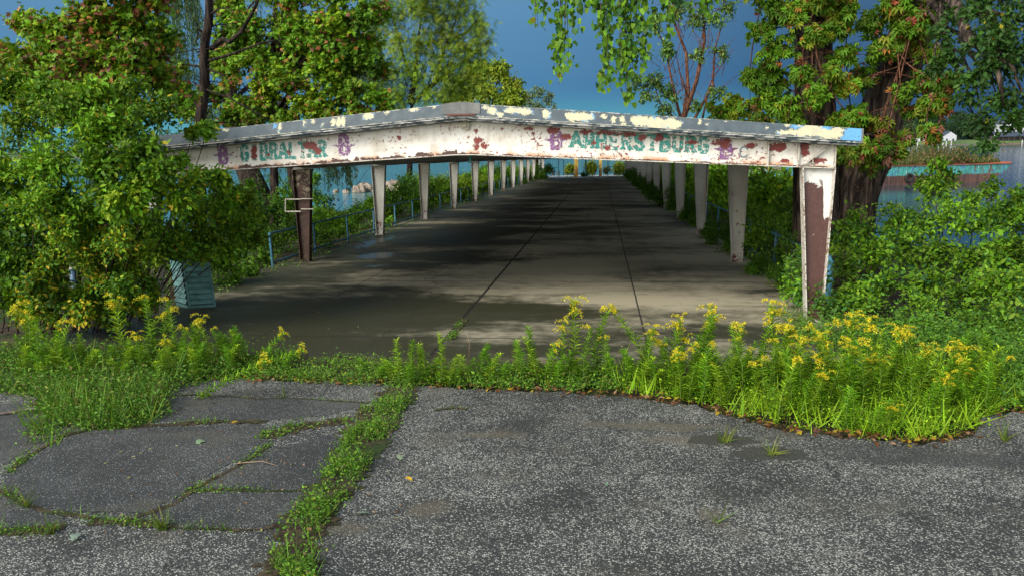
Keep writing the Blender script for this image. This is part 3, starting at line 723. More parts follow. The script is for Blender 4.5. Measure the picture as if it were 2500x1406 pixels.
def shrub(name, label, clumps, kind, size, cols, ntw=30, npt=10, base=None, droop=.15, group=None, cat='shrub', npr=1.6, jit=.6):
    b = np.array(base if base is not None else clumps[0][0], float)
    root = empty(name, tuple(b), label, cat, group); st = MB(); lv = Leaves()
    for c, r in clumps:
        c = np.array(c, float); g = np.array([b[0]*.4 + c[0]*.6, b[1]*.4+c[1]*.6, 0]); g[2] = gz(g[1]) - .05
        for k in range(1): st.tube(bez(g + rng.normal(0, .08, 3)*(1, 1, 0), c + rng.normal(0, .25, 3)*r, (g+c)/2 + rng.normal(0, .12, 3), 5), [.014, .012, .010, .008, .005], 5, cap=False)
        rr = np.prod(r if hasattr(r, '__len__') else (r, r, r))**(1/3)
        clump(lv, st, c, r, max(5, int(ntw*1.35*rr**npr)), npt, size, cols, droop, .004, jit=jit)
    st.build('stem', TWIG, root); lv.build('foliage', kind, root); return root

def px_clumps(items, scale=1.0, depth=1.0):       # (px, py, Y, radius px) -> world clumps
    out = []
    for it in items:
        px, py, Y, rp = it[:4]; r = rp/F*Y*scale; out.append((W(px, py, Y), np.array([r, r*depth, r*(it[4] if len(it) > 4 else .85)])))
    return out
def with_u(cl, us): return [(c, r, u) for (c, r), u in zip(cl, us)]

GR = (.085, .200, .010); GD = (.045, .120, .010); GY = (.20, .30, .010); GB = (.140, .300, .012); YE_ = (.40, .32, .02); RD = (.24, .07, .035); OR = (.33, .14, .03); PK = (.24, .10, .07); BG = (.040, .130, .028)
SHC = [(*GR, 3), (*GY, 2.4), (*GB, 3), (*GD, 1.5), (*YE_, .12)]
MAP = [(*GR, 3), (*GB, 2.4), (*GY, 2.2), (*OR, .28), (*RD, .3), (*PK, .35)]
MAPR = [(*GR, 2), (*GB, 2), (*GY, 3), (*OR, .6), (*RD, .5), (*PK, .8)]
SHD = [(*GR, 2), (*GB, 2.4), (*GD, 2), (*BG, 1.2)]

# --- left thicket of shrubs swallowing the end of the canopy
shrub('tall_shrub', 'tall bushy green shrub hiding the left end of the canopy beam', px_clumps([
    (60, 300, 10.6, 90), (150, 270, 10.4, 80), (230, 320, 10.3, 80), (300, 300, 10.6, 75), (380, 280, 10.8, 60), (400, 255, 10.9, 30), (330, 390, 10.3, 70), (240, 430, 10.2, 90),
    (120, 400, 10.3, 100), (30, 440, 10.4, 90), (370, 365, 10.6, 36), (350, 460, 10.3, 75), (430, 480, 10.5, 70), (470, 445, 10.7, 40), (100, 230, 10.8, 60), (10, 220, 10.8, 60), (190, 520, 10.3, 90), (330, 220, 11, 45), (220, 230, 10.8, 60), (440, 400, 11.2, 26), (490, 425, 11.4, 24), (540, 435, 11.6, 20), (505, 318, 11.6, 7), (470, 325, 11.6, 7), (60, 200, 11, 60), (390, 420, 10.2, 50), (300, 500, 10.0, 70), (90, 500, 10, 80)]),
    'ovate', .088, SHC, ntw=62, npt=14, base=(-8.0, 12.6, -.3))
shrub('arching_shrub', 'arching leafy shrub reaching over the pier edge below the beam, above the louvered box', px_clumps([
    (470, 520, 11.6, 75), (540, 500, 12.2, 55), (590, 490, 12.8, 40), (500, 570, 11.8, 70), (560, 560, 12.6, 55), (430, 590, 11.3, 70), (610, 590, 13.3, 38), (360, 560, 10.9, 80), (520, 440, 12, 35), (480, 612, 11.8, 40), (545, 615, 12.8, 45), (600, 530, 13, 38)]),
    'ovate', .085, SHC, ntw=64, npt=14, base=(-8.8, 14.2, -.3))
shrub('low_shrub', 'dense low shrub with yellowing leaves between the blue pipe stub and the louvered box', px_clumps([
    (280, 560, 10.6, 90), (250, 640, 10.8, 70), (330, 640, 11.0, 75), (400, 590, 11.2, 60), (290, 700, 11.2, 60), (360, 690, 11.4, 45), (210, 580, 10.5, 80), (260, 720, 11.6, 55), (150, 560, 10.0, 60), (200, 630, 10.2, 60), (290, 600, 10.1, 60), (370, 620, 10.4, 50), (240, 690, 10.4, 50), (320, 730, 10.9, 40), (120, 640, 10.1, 50), (150, 730, 10.3, 50), (250, 740, 10.6, 45), (335, 745, 10.9, 38), (60, 740, 10.2, 55), (205, 720, 10.4, 45), (300, 700, 10.2, 50), (100, 690, 10.0, 55), (200, 760, 10.2, 40), (120, 770, 10.2, 40), (280, 770, 10.5, 36), (370, 730, 11.2, 34)]),
    'ovate', .07, SHC[:1]+[(*GY, 3), (*GD, 2), (*YE_, .8)], ntw=72, npt=15, base=(-7.4, 12.4, -.3))
shrub('edge_shrub', 'dark green shrub filling the left edge of the picture behind the goldenrods', px_clumps([
    (40, 540, 10.6, 90), (110, 600, 10.7, 90), (30, 640, 10.4, 80), (110, 700, 10.8, 65), (20, 720, 10.2, 70), (-60, 600, 10.4, 120), (-80, 420, 10.6, 120), (150, 500, 10.5, 70), (60, 760, 10.3, 45)]),
    'ovate', .095, SHD+[(*GY, .8)], ntw=62, npt=14, base=(-8.6, 12.2, -.3))
shrub('riverbank_shrub', 'bushy green shrub behind the first rusted column, outside the blue railing', px_clumps([
    (600, 520, 20, 60), (650, 520, 21, 55), (700, 500, 22, 50), (610, 580, 19, 55), (680, 580, 20, 55), (560, 640, 17.6, 50), (640, 630, 18.8, 40), (780, 540, 23, 45), (800, 490, 24, 32), (760, 480, 24, 35), (720, 560, 21, 45), (560, 470, 19, 45), (620, 460, 21, 36), (590, 620, 18, 40), (690, 460, 24, 28), (840, 560, 25, 40), (880, 570, 27, 32), (790, 590, 22.5, 35), (770, 440, 24, 24), (940, 545, 29, 28)]),
    'ovate', .10, SHD+[(*GB, 2)], ntw=26, npt=12, base=(-8.4, 20, -.4))
shrub('shaded_shrub', 'shaded shrub on the pier edge behind the teal louvered box', px_clumps([
    (560, 680, 15.8, 50), (540, 640, 15.5, 55), (600, 660, 16.8, 40), (500, 620, 15.2, 60), (450, 620, 14.8, 60), (390, 620, 14.6, 60)]),
    'ovate', .085, SHD, ntw=44, npt=12, base=(-7.2, 15.5, -.3))

# --- left trees
shrub('riverbank_thicket', 'dark leafy thicket around the leaning willow trunk left of the rusted column', px_clumps([
    (540, 450, 28, 40), (580, 480, 27, 40), (630, 490, 26, 36), (560, 520, 25, 40), (690, 490, 27, 30), (640, 540, 24, 36), (520, 500, 26, 40), (700, 530, 25, 30), (600, 430, 38, 30), (760, 440, 37, 22), (670, 440, 38, 24)]),
    'ovate', .12, [(*GD, 2), (*GR, 2), (*BG, 1)], ntw=24, npt=12, base=(-11, 27, -.5))
tree('maple_tree', 'large maple with reddening leaves at the far left behind the shrubs', 'tree', (-9.6, 17.5, -.4), [(-9.5, 17.5, 3), (-9.3, 17.6, 6), (-9.2, 17.6, 9)], .28,
     with_u(px_clumps([(60, 170, 17, 80), (130, 90, 17, 75), (220, 60, 17, 85), (310, 60, 17.4, 80), (390, 90, 17.6, 60), (200, 160, 16.6, 85), (300, 160, 16.6, 85), (400, 190, 17.4, 60), (110, 230, 16.6, 80), (60, 60, 17.8, 45), (220, -60, 17, 110), (330, -50, 17.5, 110),
        (180, 260, 16.8, 80), (300, 250, 17, 80), (20, 140, 17.5, 50), (370, -10, 17.5, 60), (440, 230, 17.4, 45), (250, 200, 18.5, 90), (120, 160, 18.5, 80), (350, 130, 18.8, 80)]), [.3, .5, .5, .5, .5, .4, .4, .4, .3, .5, .8, .8, .3, .3, .4, .7, .3, .4, .4, .4]),
     'maple', .11, MAPR, BARKD, ntw=58, npt=14)
tree('maple_tree', 'upright green maple with slim straight trunk rising behind the word GIBRALTAR', 'tree', (*W(672, 545, 30)[:2], -.8), [W(668, 400, 30), W(664, 220, 30), W(670, 60, 30), W(680, -120, 30)], .19,
     with_u(px_clumps([(600, 60, 29, 60), (560, 170, 29, 50), (640, 150, 29, 60), (730, 90, 29, 70), (810, 60, 29, 70), (880, 40, 29, 55), (700, 190, 28.6, 60), (790, 170, 28.6, 65), (870, 140, 29, 55), (760, 250, 28.6, 60), (850, 230, 28.6, 65), (920, 240, 28.8, 42), (640, 270, 29, 45), (590, 260, 29.4, 45),
        (700, -20, 29, 80), (820, -30, 29, 80), (900, 110, 29.5, 35), (930, 30, 29.5, 35), (560, 20, 29.6, 50), (520, 230, 29.6, 40), (460, 270, 30, 50), (720, 130, 31, 80), (820, 130, 31, 80), (600, 110, 31, 60), (560, 100, 30, 45), (700, 60, 30, 60), (560, 290, 29, 38), (620, 300, 29, 35), (700, 290, 28.8, 38), (800, 285, 28.6, 38), (880, 275, 28.8, 34), (945, 265, 29, 26), (780, 110, 28.6, 50), (530, 150, 30, 40), (650, 220, 29, 50), (840, 180, 30, 55), (930, 170, 30, 30)]), [.4, .4, .4, .4, .4, .4, .5, .6, .5, .5, .4, .5, .5, .6, .4, .5, .6, .6, .6, .5, .45, .5, .4, .4, .4, .4, .4, .8, .8, .5, .6, .6, .4, .3, .5, .5, .5]),
     'maple', .14, MAP, BARKD, ntw=31, npt=16, r1=.3)
def bare(tm, lv):
    a = W(487, 205, 22); 
    tm.tube([W(515, 120, 22), W(545, 96, 21.8), W(560, 104, 21.7), W(590, 78, 21.5), W(622, 20, 21.3), W(640, -30, 21.2)], [.075, .07, .065, .055, .045, .03], 7)
    tm.tube([W(505, 150, 22), W(560, 135, 21.8), W(640, 105, 21.6), W(700, 95, 21.5)], [.05, .04, .03, .012], 5)
    tm.tube([W(492, 215, 22), W(560, 240, 21.6), W(640, 285, 21.4), W(665, 300, 21.4)], [.035, .028, .02, .012], 5)
    for i in range(26):
        s = W(rng.uniform(478, 525), rng.uniform(0, 300), 22); e = s + rng.normal(0, 1, 3)*(.8, .5, .4); tm.tube(bez(s, e, (s+e)/2 + rng.normal(0, .12, 3), 5), [.018, .014, .01, .007, .004], 4, cap=False)
tree('dead_tree', 'dark crooked nearly bare tree with a bent side branch, left of the maple', 'tree', (*W(486, 560, 22)[:2], -.5), [W(486, 310, 22), W(500, 215, 22), W(498, 120, 22), W(512, 40, 22), W(508, -80, 22)], .17,
     with_u(px_clumps([(440, 160, 22, 30), (560, 200, 21.6, 28), (560, 20, 21.6, 30)]), [.5, .5, .8]), 'maple', .13, MAPR, BARKD, ntw=12, npt=6, r1=.6, extra=bare)
def strands(lv, tm, x0, x1, y0, y1, Y, n, size, cols, step=.05, dy=1.5, spread=.04):
    for i in range(n):
        a = W(rng.uniform(x0, x1), y0, Y + rng.uniform(-dy, dy)); L = (y1-y0)/F*Y*rng.uniform(.45, 1); b = a + np.array([rng.normal(0, .15), rng.normal(0, .1), -L])
        tm.tube([a, (a+b)/2 + rng.normal(0, .06, 3), b], [.008, .006, .003], 3, cap=False); m = max(3, int(L/step)); u = rng.uniform(0, 1, m)[:, None]
        P = a + (b-a)*u + rng.normal(0, spread, (m, 3)); D = rng.normal(0, .45, (m, 3)); D[:, 2] -= 1
        lv.add(P, D, size*rng.uniform(.7, 1.2, m), pal(cols, m))
WIL = [(.06, .12, .03, 2), (.10, .16, .06, 2), (.03, .07, .02, 1)]
def wfn(tm, lv):
    strands(lv, tm, 395, 480, -60, 130, 36, 60, .22, WIL, .05); strands(lv, tm, 760, 860, 330, 470, 34, 60, .20, WIL, .05); strands(lv, tm, 590, 720, 330, 440, 35, 40, .20, WIL, .06)
    strands(lv, tm, 850, 930, 100, 280, 38, 60, .22, WIL, .06); strands(lv, tm, 400, 470, 80, 260, 37, 40, .22, WIL, .06); strands(lv, tm, 470, 540, 260, 420, 36, 40, .22, WIL, .06)
tree('willow_tree', 'old weeping willow with thick dark leaning trunk beside the river', 'tree', (*W(655, 505, 34)[:2], -.9), [W(620, 450, 34), W(585, 380, 34.5), W(560, 250, 35), W(560, 60, 35)], .62,
     with_u(px_clumps([(430, -30, 36, 70), (560, 60, 37, 80), (700, 120, 37, 90), (840, 80, 38, 70), (470, 200, 37, 60), (880, 180, 39, 50), (640, -20, 37, 90)]), [.8, .8, .7, .7, .6, .6, .9]), 'lance', .24, WIL, BARKD, ntw=9, npt=12, extra=wfn, sides=16, r1=.4)
tree('willow_tree', 'second dark willow stem just left of the rusted column', 'tree', (*W(728, 500, 33)[:2], -.9), [W(722, 440, 33), W(712, 380, 33), W(690, 240, 33.5)], .42,
     with_u(px_clumps([(700, 330, 33, 30), (740, 320, 33, 30)]), [.7, .8]), 'lance', .2, WIL, BARKD, ntw=9, npt=8)
def locust(tm, lv):
    for P in ([(1010, 250), (1060, 200), (1085, 120), (1110, 60), (1125, -10)], [(1005, 255), (1015, 180), (1018, 110), (1030, 40), (1050, -20)], [(1000, 250), (1010, 200), (985, 140), (970, 80), (950, 20)], [(1090, 105), (1140, 80), (1180, 30)], [(1020, 240), (1080, 190), (1160, 130), (1200, 95)]):
        tm.tube([W(x, y, 51 + i*.2) for i, (x, y) in enumerate(P)], [.14 - .11*i/(len(P)-1) for i in range(len(P))], 6)
tree('locust_tree', 'airy locust tree with open dark branches above the roof left of the ridge', 'tree', (*W(1000, 503, 51)[:2], -1.1), [W(1000, 400, 51), W(1003, 300, 51), W(1006, 240, 51)], .24,
     with_u(px_clumps([(950, 40, 51, 45), (1000, 20, 51, 50), (1060, 30, 51, 50), (1120, 20, 51, 45), (1160, 60, 51, 32), (1180, 110, 51, 28), (1130, 110, 51, 40), (1080, 90, 51, 40), (1030, 110, 51, 40), (960, 110, 51, 40), (1090, 160, 51, 45), (1150, 150, 51, 35), (1010, 180, 51, 45), (950, 180, 51, 40), (1040, 230, 51, 50), (1110, 210, 51, 45), (970, 240, 51, 45), (1150, 200, 51, 35), (910, 210, 51, 30), (1040, -30, 51, 60), (910, 70, 51, 30)]), [.9]*21),
     'pinnate', .42, [(.15, .25, .015, 2), (.22, .29, .015, 2), (.08, .16, .015, 1)], BARKD, ntw=10, npt=11, extra=locust, twr=.012, limb=.3, jit=.8)
YG = [(.19, .27, .018, 2), (.26, .31, .02, 2), (.10, .18, .015, 1)]
tree('round_tree', 'bright yellow-green rounded tree rising behind the roof ridge', 'tree', (*W(1195, 450, 74)[:2], -1.5), [W(1195, 330, 74), W(1195, 240, 74)], .25,
     with_u(px_clumps([(1130, 220, 74, 38), (1170, 190, 74, 38), (1215, 180, 74, 38), (1250, 210, 74, 32), (1190, 230, 73, 45), (1240, 240, 73, 35), (1130, 250, 73, 35), (1265, 245, 74, 22), (1180, 165, 74, 22), (1225, 165, 74, 20), (1100, 240, 74, 30)]), [.7]*11),
     'ovate', .34, YG, BARKD, ntw=19, npt=9, twr=.012)
tree('pale_tree', 'small pale grey-green tree with bare twig tips right of the rounded tree', 'tree', (*W(1310, 440, 95)[:2], -1.7), [W(1310, 330, 95), W(1312, 260, 95)], .22,
     with_u(px_clumps([(1285, 235, 95, 20), (1310, 225, 95, 20), (1335, 240, 95, 18), (1290, 255, 95, 22), (1320, 260, 94, 24), (1350, 258, 95, 14), (1265, 250, 95, 16)]), [.8]*7),
     'ovate', .34, [(.12, .17, .07, 2), (.17, .21, .09, 1), (.07, .11, .04, 1)], BARKD, ntw=9, npt=6, twr=.02)

# --- right trees
CR = [(*GB, 3), (*GY, 2.5), (*GR, 2), (*OR, .5), (*RD, .35), (*YE_, .25)]
ridg = lambda i, th: 1 + .07*math.sin(th*7 + i*.35) + .05*math.sin(th*13 - i*.5) + .04*math.sin(th*23 + i*.2)
def hang(px_list, Y, size, cols, spr=.13):
    def f(tm, lv):
        tm.tube([W(1990, -260, 16), W(1850, -330, 15.3), W(1600, -300, 14.6), W(1350, -240, 14.2)], [.22, .16, .11, .05], 8)
        for (x0, x1, y1, n) in px_list:
            for i in range(n):
                x = rng.uniform(x0, x1); a = W(x, -280, Y + rng.uniform(-.4, .4)); e = W(x + rng.uniform(-12, 12), y1*rng.uniform(.55, 1), Y + rng.uniform(-.4, .4)); L = a[2]-e[2]
                tm.tube(bez(a, e, (a+e)/2 + rng.normal(0, .1, 3), 6), [.012, .010, .008, .007, .005, .003], 4, cap=False)
                m = int(L/.040); u = rng.uniform(0, 1, m)[:, None]; k = (a+e)/2
                P = a + (e-a)*u + rng.normal(0, 1, (m, 3))*(spr, spr, .05)*(1.1-.5*u)*rng.uniform(.6, 1.2); D = rng.normal(0, .4, (m, 3)); D[:, 2] -= 1
                lv.add(P, D, size*rng.uniform(.6, 1.15, m), pal(cols, m, var=.3), rng.normal(0, .6, (m, 3)) + np.array([-.1, -1, .1]))
    return f
tree('cottonwood_tree', 'upright old cottonwood trunk behind the canopy corner with long leafy strands hanging to the left', 'tree', (*W(1995, 600, 16.6)[:2], -.35), [W(1992, 420, 16.6), W(1990, 280, 16.5), W(1985, 120, 16.4), W(1978, -40, 16.3), W(1975, -300, 16.2), W(1990, -600, 16)], .43,
     [((4.5, 15, 9.6), 1.5, .85), ((8, 15, 10.5), 1.6, .95), ((6.5, 17.5, 11), 1.7, 1), ((2.0, 15, 9), 1.2, .85)], 'heart', .125, [(*GR, 2), (*GB, 3), (*GY, 1.2), (*BG, 1)], BARK, ntw=16, npt=8,
     extra=hang([(1305, 1325, 72, 3), (1362, 1385, 228, 5), (1395, 1410, 90, 2), (1450, 1468, 90, 3), (1476, 1492, 240, 5), (1505, 1540, 262, 7), (1560, 1585, 200, 4), (1610, 1640, 90, 4), (1660, 1740, 40, 5), (1425, 1440, 40, 2)], 14.2, .115, [(*GR, 3), (*GB, 2.2), (*GD, 1.5), (*BG, 1.5), (.3, .3, .02, .06)], .10), sides=28, ridge=ridg, limb=.4, r1=.6)
def leanx(tm, lv):
    tm.tube([W(2270, -60, 15), W(2340, 20, 13.5), W(2362, 95, 13), W(2410, 125, 12.8), W(2440, 190, 12.6), W(2450, 260, 12.6)], [.12, .09, .075, .06, .04, .015], 8)
    tm.tube([W(2400, 122, 12.8), W(2470, 160, 12.6), W(2500, 240, 12.6)], [.04, .03, .015], 6); tm.tube([W(2345, 40, 13.4), W(2420, 30, 13), W(2520, 60, 12.8)], [.05, .04, .02], 6)
    tm.tube([W(2160, 345, 16.3), W(2120, 330, 15.6), W(2070, 335, 15.2), W(2050, 350, 15.1)], [.04, .03, .025, .015], 6)
OVH = [(.045, .11, .012, 1), (.028, .075, .012, 4), (.03, .085, .022, 1.5), (*YE_, .05)]  # leaf colours darkened to read as silhouettes against the sky
tree('leaning_tree', 'massive ridged trunk leaning right beside the canopy corner with dark overhanging foliage', 'tree', (*W(2062, 560, 17)[:2], -.3), [W(2075, 470, 17), W(2130, 350, 17), W(2175, 210, 16.8), W(2235, 60, 16.4), W(2290, -80, 16), W(2400, -400, 15)], .54,
     with_u(px_clumps([(2440, 60, 12.8, 75), (2480, 150, 12.8, 60), (2400, 180, 12.8, 45), (2440, 250, 12.8, 50), (2330, 130, 13.4, 40), (2470, 300, 12.7, 40), (2400, 300, 12.8, 38), (2290, 170, 13.8, 30), (2370, 20, 13.2, 50), (2320, 40, 13.8, 40), (2490, 0, 12.8, 80), (2410, 350, 12.8, 24), (2360, 230, 13, 30), (2450, -80, 13, 110), (2560, 120, 12.6, 100), (2440, 130, 12.6, 60), (2490, 230, 12.6, 45), (2350, 190, 13, 34), (2420, 90, 12.7, 55), (2300, 90, 13.6, 30)]), [.8, .8, .8, .8, .8, .75, .75, .75, .75, .75, .75, .75, .7, .8, .8, .85, .7, .7, .9, .85]),
     'ovate', .10, OVH, BARK, ntw=50, npt=9, sides=30, ridge=ridg, limb=.14, extra=leanx, r1=.55)
VN = [(.11, .24, .012, 3), (.17, .23, .012, 2.2), (*GR, 2.5), (*OR, .22), (*RD, .12)]
VNR = [(.10, .21, .012, 2), (.15, .19, .014, 2.5), (*GR, 2), (*OR, .45), (*RD, .28), (*PK, .35)]
def vine(label, items, cols, n=46, size=.125):
    lv = Leaves(); st = MB(); cl = px_clumps(items, 1.0, .8); root = empty('virginia_creeper', tuple(cl[0][0]), label, 'vine')
    for i, (c, r) in enumerate(cl):
        if i: st.tube(bez(cl[i-1][0], c, (cl[i-1][0]+c)/2 + rng.normal(0, .2, 3), 6), .012, 4, cap=False)
        clump(lv, st, c, r, max(5, int(n*np.mean(r)**1.4)), 8, size, cols, .95, .005, jit=.5)
    for i in range(24):
        a = cl[rng.integers(len(cl))][0]; b = a + rng.normal(0, .35, 3) + np.array([0, 0, -.4]); st.tube(bez(a, b, (a+b)/2 + rng.normal(0, .25, 3), 6), .006, 3, cap=False)
    st.build('stem', BARKR, root); lv.build('foliage', 'creeper', root)
vine('climbing vine with green and orange leaves wrapping the upright cottonwood trunk', [(1900, 30, 15.7, 60), (1940, 30, 15.5, 36), (2045, 60, 15.5, 42), (1860, 80, 15.8, 40), (1905, 120, 15.8, 50), (2060, 130, 15.6, 36), (1890, 190, 15.9, 50), (2065, 210, 15.6, 30), (1850, 240, 16, 48), (1920, 260, 15.8, 50),
     (1800, 260, 16.2, 42), (1760, 280, 16.3, 28), (1850, 300, 16.2, 45), (1925, 295, 15.8, 40), (2050, 300, 15.6, 26), (1830, 190, 16.2, 30), (1870, -30, 15.8, 70), (2020, -20, 15.6, 70), (2070, 20, 15.8, 40), (2080, 290, 15.7, 35), (1988, 90, 15.3, 24), (1990, 235, 15.4, 30), (2030, 180, 15.4, 26), (1960, 180, 15.4, 24), (2010, -10, 15.3, 40)], VN, n=27)
vine('reddening vine clothing the massive leaning trunk', [(2130, 60, 16, 38), (2180, 20, 15.8, 36), (2250, 50, 15.6, 45), (2150, 120, 16, 42), (2235, 120, 15.8, 34), (2280, 130, 15.6, 30), (2110, 190, 16.2, 30), (2250, 200, 15.8, 34), (2245, 265, 15.8, 30), (2095, 300, 16.2, 30), (2200, 340, 16.1, 22), (2070, 370, 15.3, 36), (2110, 365, 15.5, 36), (2140, 390, 15.7, 26), (2180, 370, 15.8, 26), (2200, -20, 15.8, 60), (2300, 250, 15.2, 28), (2270, 330, 15, 26), (2310, 200, 15, 26), (2190, 110, 15.7, 30), (2200, 225, 15.6, 32), (2150, 310, 15.8, 24), (2230, 60, 15.4, 34), (2160, 350, 15.6, 24)], VNR, n=24)
def multi(tm, lv):
    Y = 44
    for P, r in (([(1665, 300), (1680, 230), (1675, 130), (1640, 40), (1620, -40)], .13), ([(1668, 290), (1700, 200), (1720, 100), (1715, 0), (1725, -60)], .14), ([(1690, 300), (1740, 210), (1745, 120), (1775, 20)], .09), ([(1660, 285), (1640, 200), (1625, 120), (1590, 40)], .08), ([(1680, 240), (1660, 180), (1650, 130)], .06), ([(1655, 300), (1610, 250), (1590, 180)], .06), ([(1715, 290), (1735, 200), (1790, 120)], .06)):
        tm.tube([W(x, y, Y+.1*i) for i, (x, y) in enumerate(P)], [r*(1-.75*i/(len(P)-1)) for i in range(len(P))], 7)
    for i in range(70):
        s = W(rng.uniform(1600, 1770), rng.uniform(0, 250), Y); e = s + rng.normal(0, .6, 3) + np.array([0, 0, .6]); tm.tube([s, (s+e)/2 + rng.normal(0, .1, 3), e], [.022, .016, .008], 4, cap=False)
tree('slender_tree', 'slender multi-stemmed tree with reddish branches seen between the hanging strands and the vines', 'tree', (*W(1672, 440, 44)[:2], -1.0), [W(1670, 380, 44), W(1668, 300, 44)], .18,
     with_u(px_clumps([(1600, 60, 44, 32), (1650, 30, 44, 35), (1700, 50, 44, 32), (1750, 50, 44, 30), (1780, 20, 44, 30), (1570, 130, 44, 28), (1630, 120, 44, 25), (1760, 130, 44, 26), (1600, 200, 44, 35), (1640, 230, 44, 30), (1700, 140, 44, 22), (1580, 240, 44, 28), (1620, 270, 44, 30), (1750, 230, 44, 22), (1700, 260, 44, 22), (1660, -40, 44, 50), (1740, -30, 44, 50), (1550, 200, 44, 22), (1530, 130, 44, 20)]), [1]*19),
     'ovate', .20, [(.09, .19, .03, 2), (.15, .25, .045, 2), (.05, .11, .02, 1)], BARKR, ntw=17, npt=11, twr=.01, limb=.2, extra=multi)

# --- right thicket
RC = [(*GR, 2.5), (*GB, 3), (*GD, 1.5), (*BG, 1), (.16, .28, .02, 2)]
shrub('broadleaf_shrub', 'broad green shrub directly right of the brown front column', px_clumps([(2090, 560, 14.5, 60), (2060, 650, 13.4, 50), (2130, 620, 13.8, 70), (2090, 720, 12.9, 55), (2160, 700, 13, 65), (2200, 590, 14.5, 65), (2180, 530, 15.5, 50), (2060, 600, 14, 40), (2120, 760, 12.5, 45), (2050, 740, 12.7, 35)]), 'ovate', .085, RC, ntw=46, npt=12, base=G(2120, 800))
shrub('riverside_shrub', 'tall shrub in front of the moored barge', px_clumps([(2290, 470, 15.5, 50), (2250, 540, 15, 60), (2330, 540, 14.6, 65), (2270, 620, 14, 70), (2350, 640, 13.4, 75), (2260, 450, 16, 22), (2310, 430, 16, 22), (2420, 540, 14.5, 60), (2290, 405, 16, 14), (2380, 480, 15.5, 30), (2420, 460, 15.6, 26), (2270, 700, 13, 60), (2350, 730, 12.6, 60)]), 'ovate', .085, RC, ntw=44, npt=12, base=G(2330, 790))
shrub('corner_shrub', 'wide dark shrub at the right edge of the picture', px_clumps([(2450, 620, 13, 80), (2490, 540, 13.6, 60), (2440, 710, 12.2, 70), (2520, 700, 12, 90), (2460, 790, 11.4, 60), (2380, 790, 11.7, 50), (2540, 600, 12.6, 90), (2500, 500, 14, 40), (2440, 520, 13.6, 40), (2480, 480, 14, 24)]), 'ovate', .088, RC, ntw=46, npt=12, base=G(2460, 850))
shrub('column_shrub', 'rounded shrub growing at the foot of the brown front column on the pier edge', px_clumps([(1960, 660, 13.6, 42), (1930, 700, 13.2, 36), (2000, 690, 12.6, 36), (1965, 620, 14.3, 32), (1940, 640, 14.2, 32), (2010, 740, 12.1, 32), (1925, 590, 15.3, 30), (1965, 720, 12.7, 26)]), 'ovate', .075, [(*GR, 2), (*GB, 3), (*BG, 2), (.09, .19, .04, 2)], ntw=54, npt=12, base=(6.3, 13.4, -.3))
shrub('low_bush', 'low spreading bush on the right lawn edge below the shrubs', px_clumps([(2200, 790, 11.9, 55), (2290, 800, 11.6, 55), (2150, 810, 11.6, 40), (2250, 750, 12.2, 55)]), 'ovate', .06, RC, ntw=50, npt=12, base=G(2230, 850))
shrub('pierside_shrub', 'tall light shrub outside the right railing between the second and third columns', px_clumps([(1850, 520, 19.5, 45), (1880, 470, 20.5, 38), (1850, 580, 18.7, 45), (1890, 560, 18.5, 42), (1920, 500, 19, 40), (1860, 630, 18, 32), (1910, 610, 17.4, 32), (1850, 450, 21.5, 30), (1930, 540, 17.5, 36)]), 'ovate', .09, RC, ntw=38, npt=11, base=(7.4, 19, -.35))
# bushes of three kinds along both sides of the pier further out
protos = []
for nm, col in (('pier_bush', [(*GR, 2), (*GB, 3), (*GY, 1)]), ('pier_bush', [(*GD, 2), (*GR, 3), (*BG, 1)]), ('pier_bush', [(*GY, 2), (*GB, 3), (.16, .2, .02, 1)])):
    r = empty('pier_bush', (0, 0, 0), 'x', 'bush'); lv = Leaves(); st = MB()
    for k in range(6):
        c = np.array([rnd.uniform(-.5, .5), rnd.uniform(-.9, .9), rnd.uniform(.25, 1.0)]); st.tube([(c[0]*.2, c[1]*.2, -.3), tuple(c)], [.02, .008], 4)
        clump(lv, st, c, .5, 22, 9, .105, col, .15, .004, jit=.7)
    st.build('stem', TWIG, r); lv.build('foliage', 'ovate', r); protos.append(r)
def copy_tree(o, parent=None):
    c = o.copy(); COL.objects.link(c); c.parent = parent
    for ch in o.children: copy_tree(ch, c)
    return c
used = set()
def put(pro, i, loc, rz, s, label, group):
    key = id(pro); o = pro if key not in used else copy_tree(pro); used.add(key)
    o.location = loc; o.rotation_euler = (0, 0, rz); o.scale = s if hasattr(s, '__len__') else (s, s, s); tag(o, label, None, group); return o
bush_spots = []
for i in range(30):
    Y = 22 + i*2.75; bush_spots.append((-7.3 - rnd.uniform(0, .6), Y, rnd.uniform(.62, .9) if Y < 36 else rnd.uniform(1.0, 1.6), 2 if rnd.random() < .55 and Y > 45 else rnd.choice([0, 1]), 'L'))
for i in range(31):
    Y = 21 + i*2.7; bush_spots.append((7.0 + rnd.uniform(0, .5), Y, rnd.uniform(1.15, 1.6), rnd.choice([0, 1, 0]), 'R'))
for Y, s in ((15.6, .42), (17.2, .40), (21.3, .5), (23.2, .55), (25.2, .5), (29.5, .5), (31.5, .6), (33.8, .62), (38.2, .75), (40.8, .95), (44.8, .8), (47.6, 1.1), (51, .9), (54.6, 1.0), (58, .9), (61.6, 1.1), (66, .95), (70, 1.1), (75, 1.1), (82, 1.1), (89, 1.2)): bush_spots.append((5.75 + rnd.uniform(-.1, .15), Y, s, 1, 'C'))
for Y, s in ((93, 1.5), (96, 1.6), (86, .6), (79, .6)): bush_spots.append((-5.6, Y, s, 1, 'D'))
LB = {'L': 'green bush overhanging the blue left railing', 'R': 'leafy bush pressing against the right-hand columns', 'C': 'dark bush on the deck at the foot of a right-hand column', 'D': 'dark upright bush at the far left end of the pier'}
GP = {'L': 'bushes along the left pier edge', 'R': 'bushes along the right pier edge', 'C': 'bushes crowding the right columns', 'D': 'dark bushes at the far left end'}
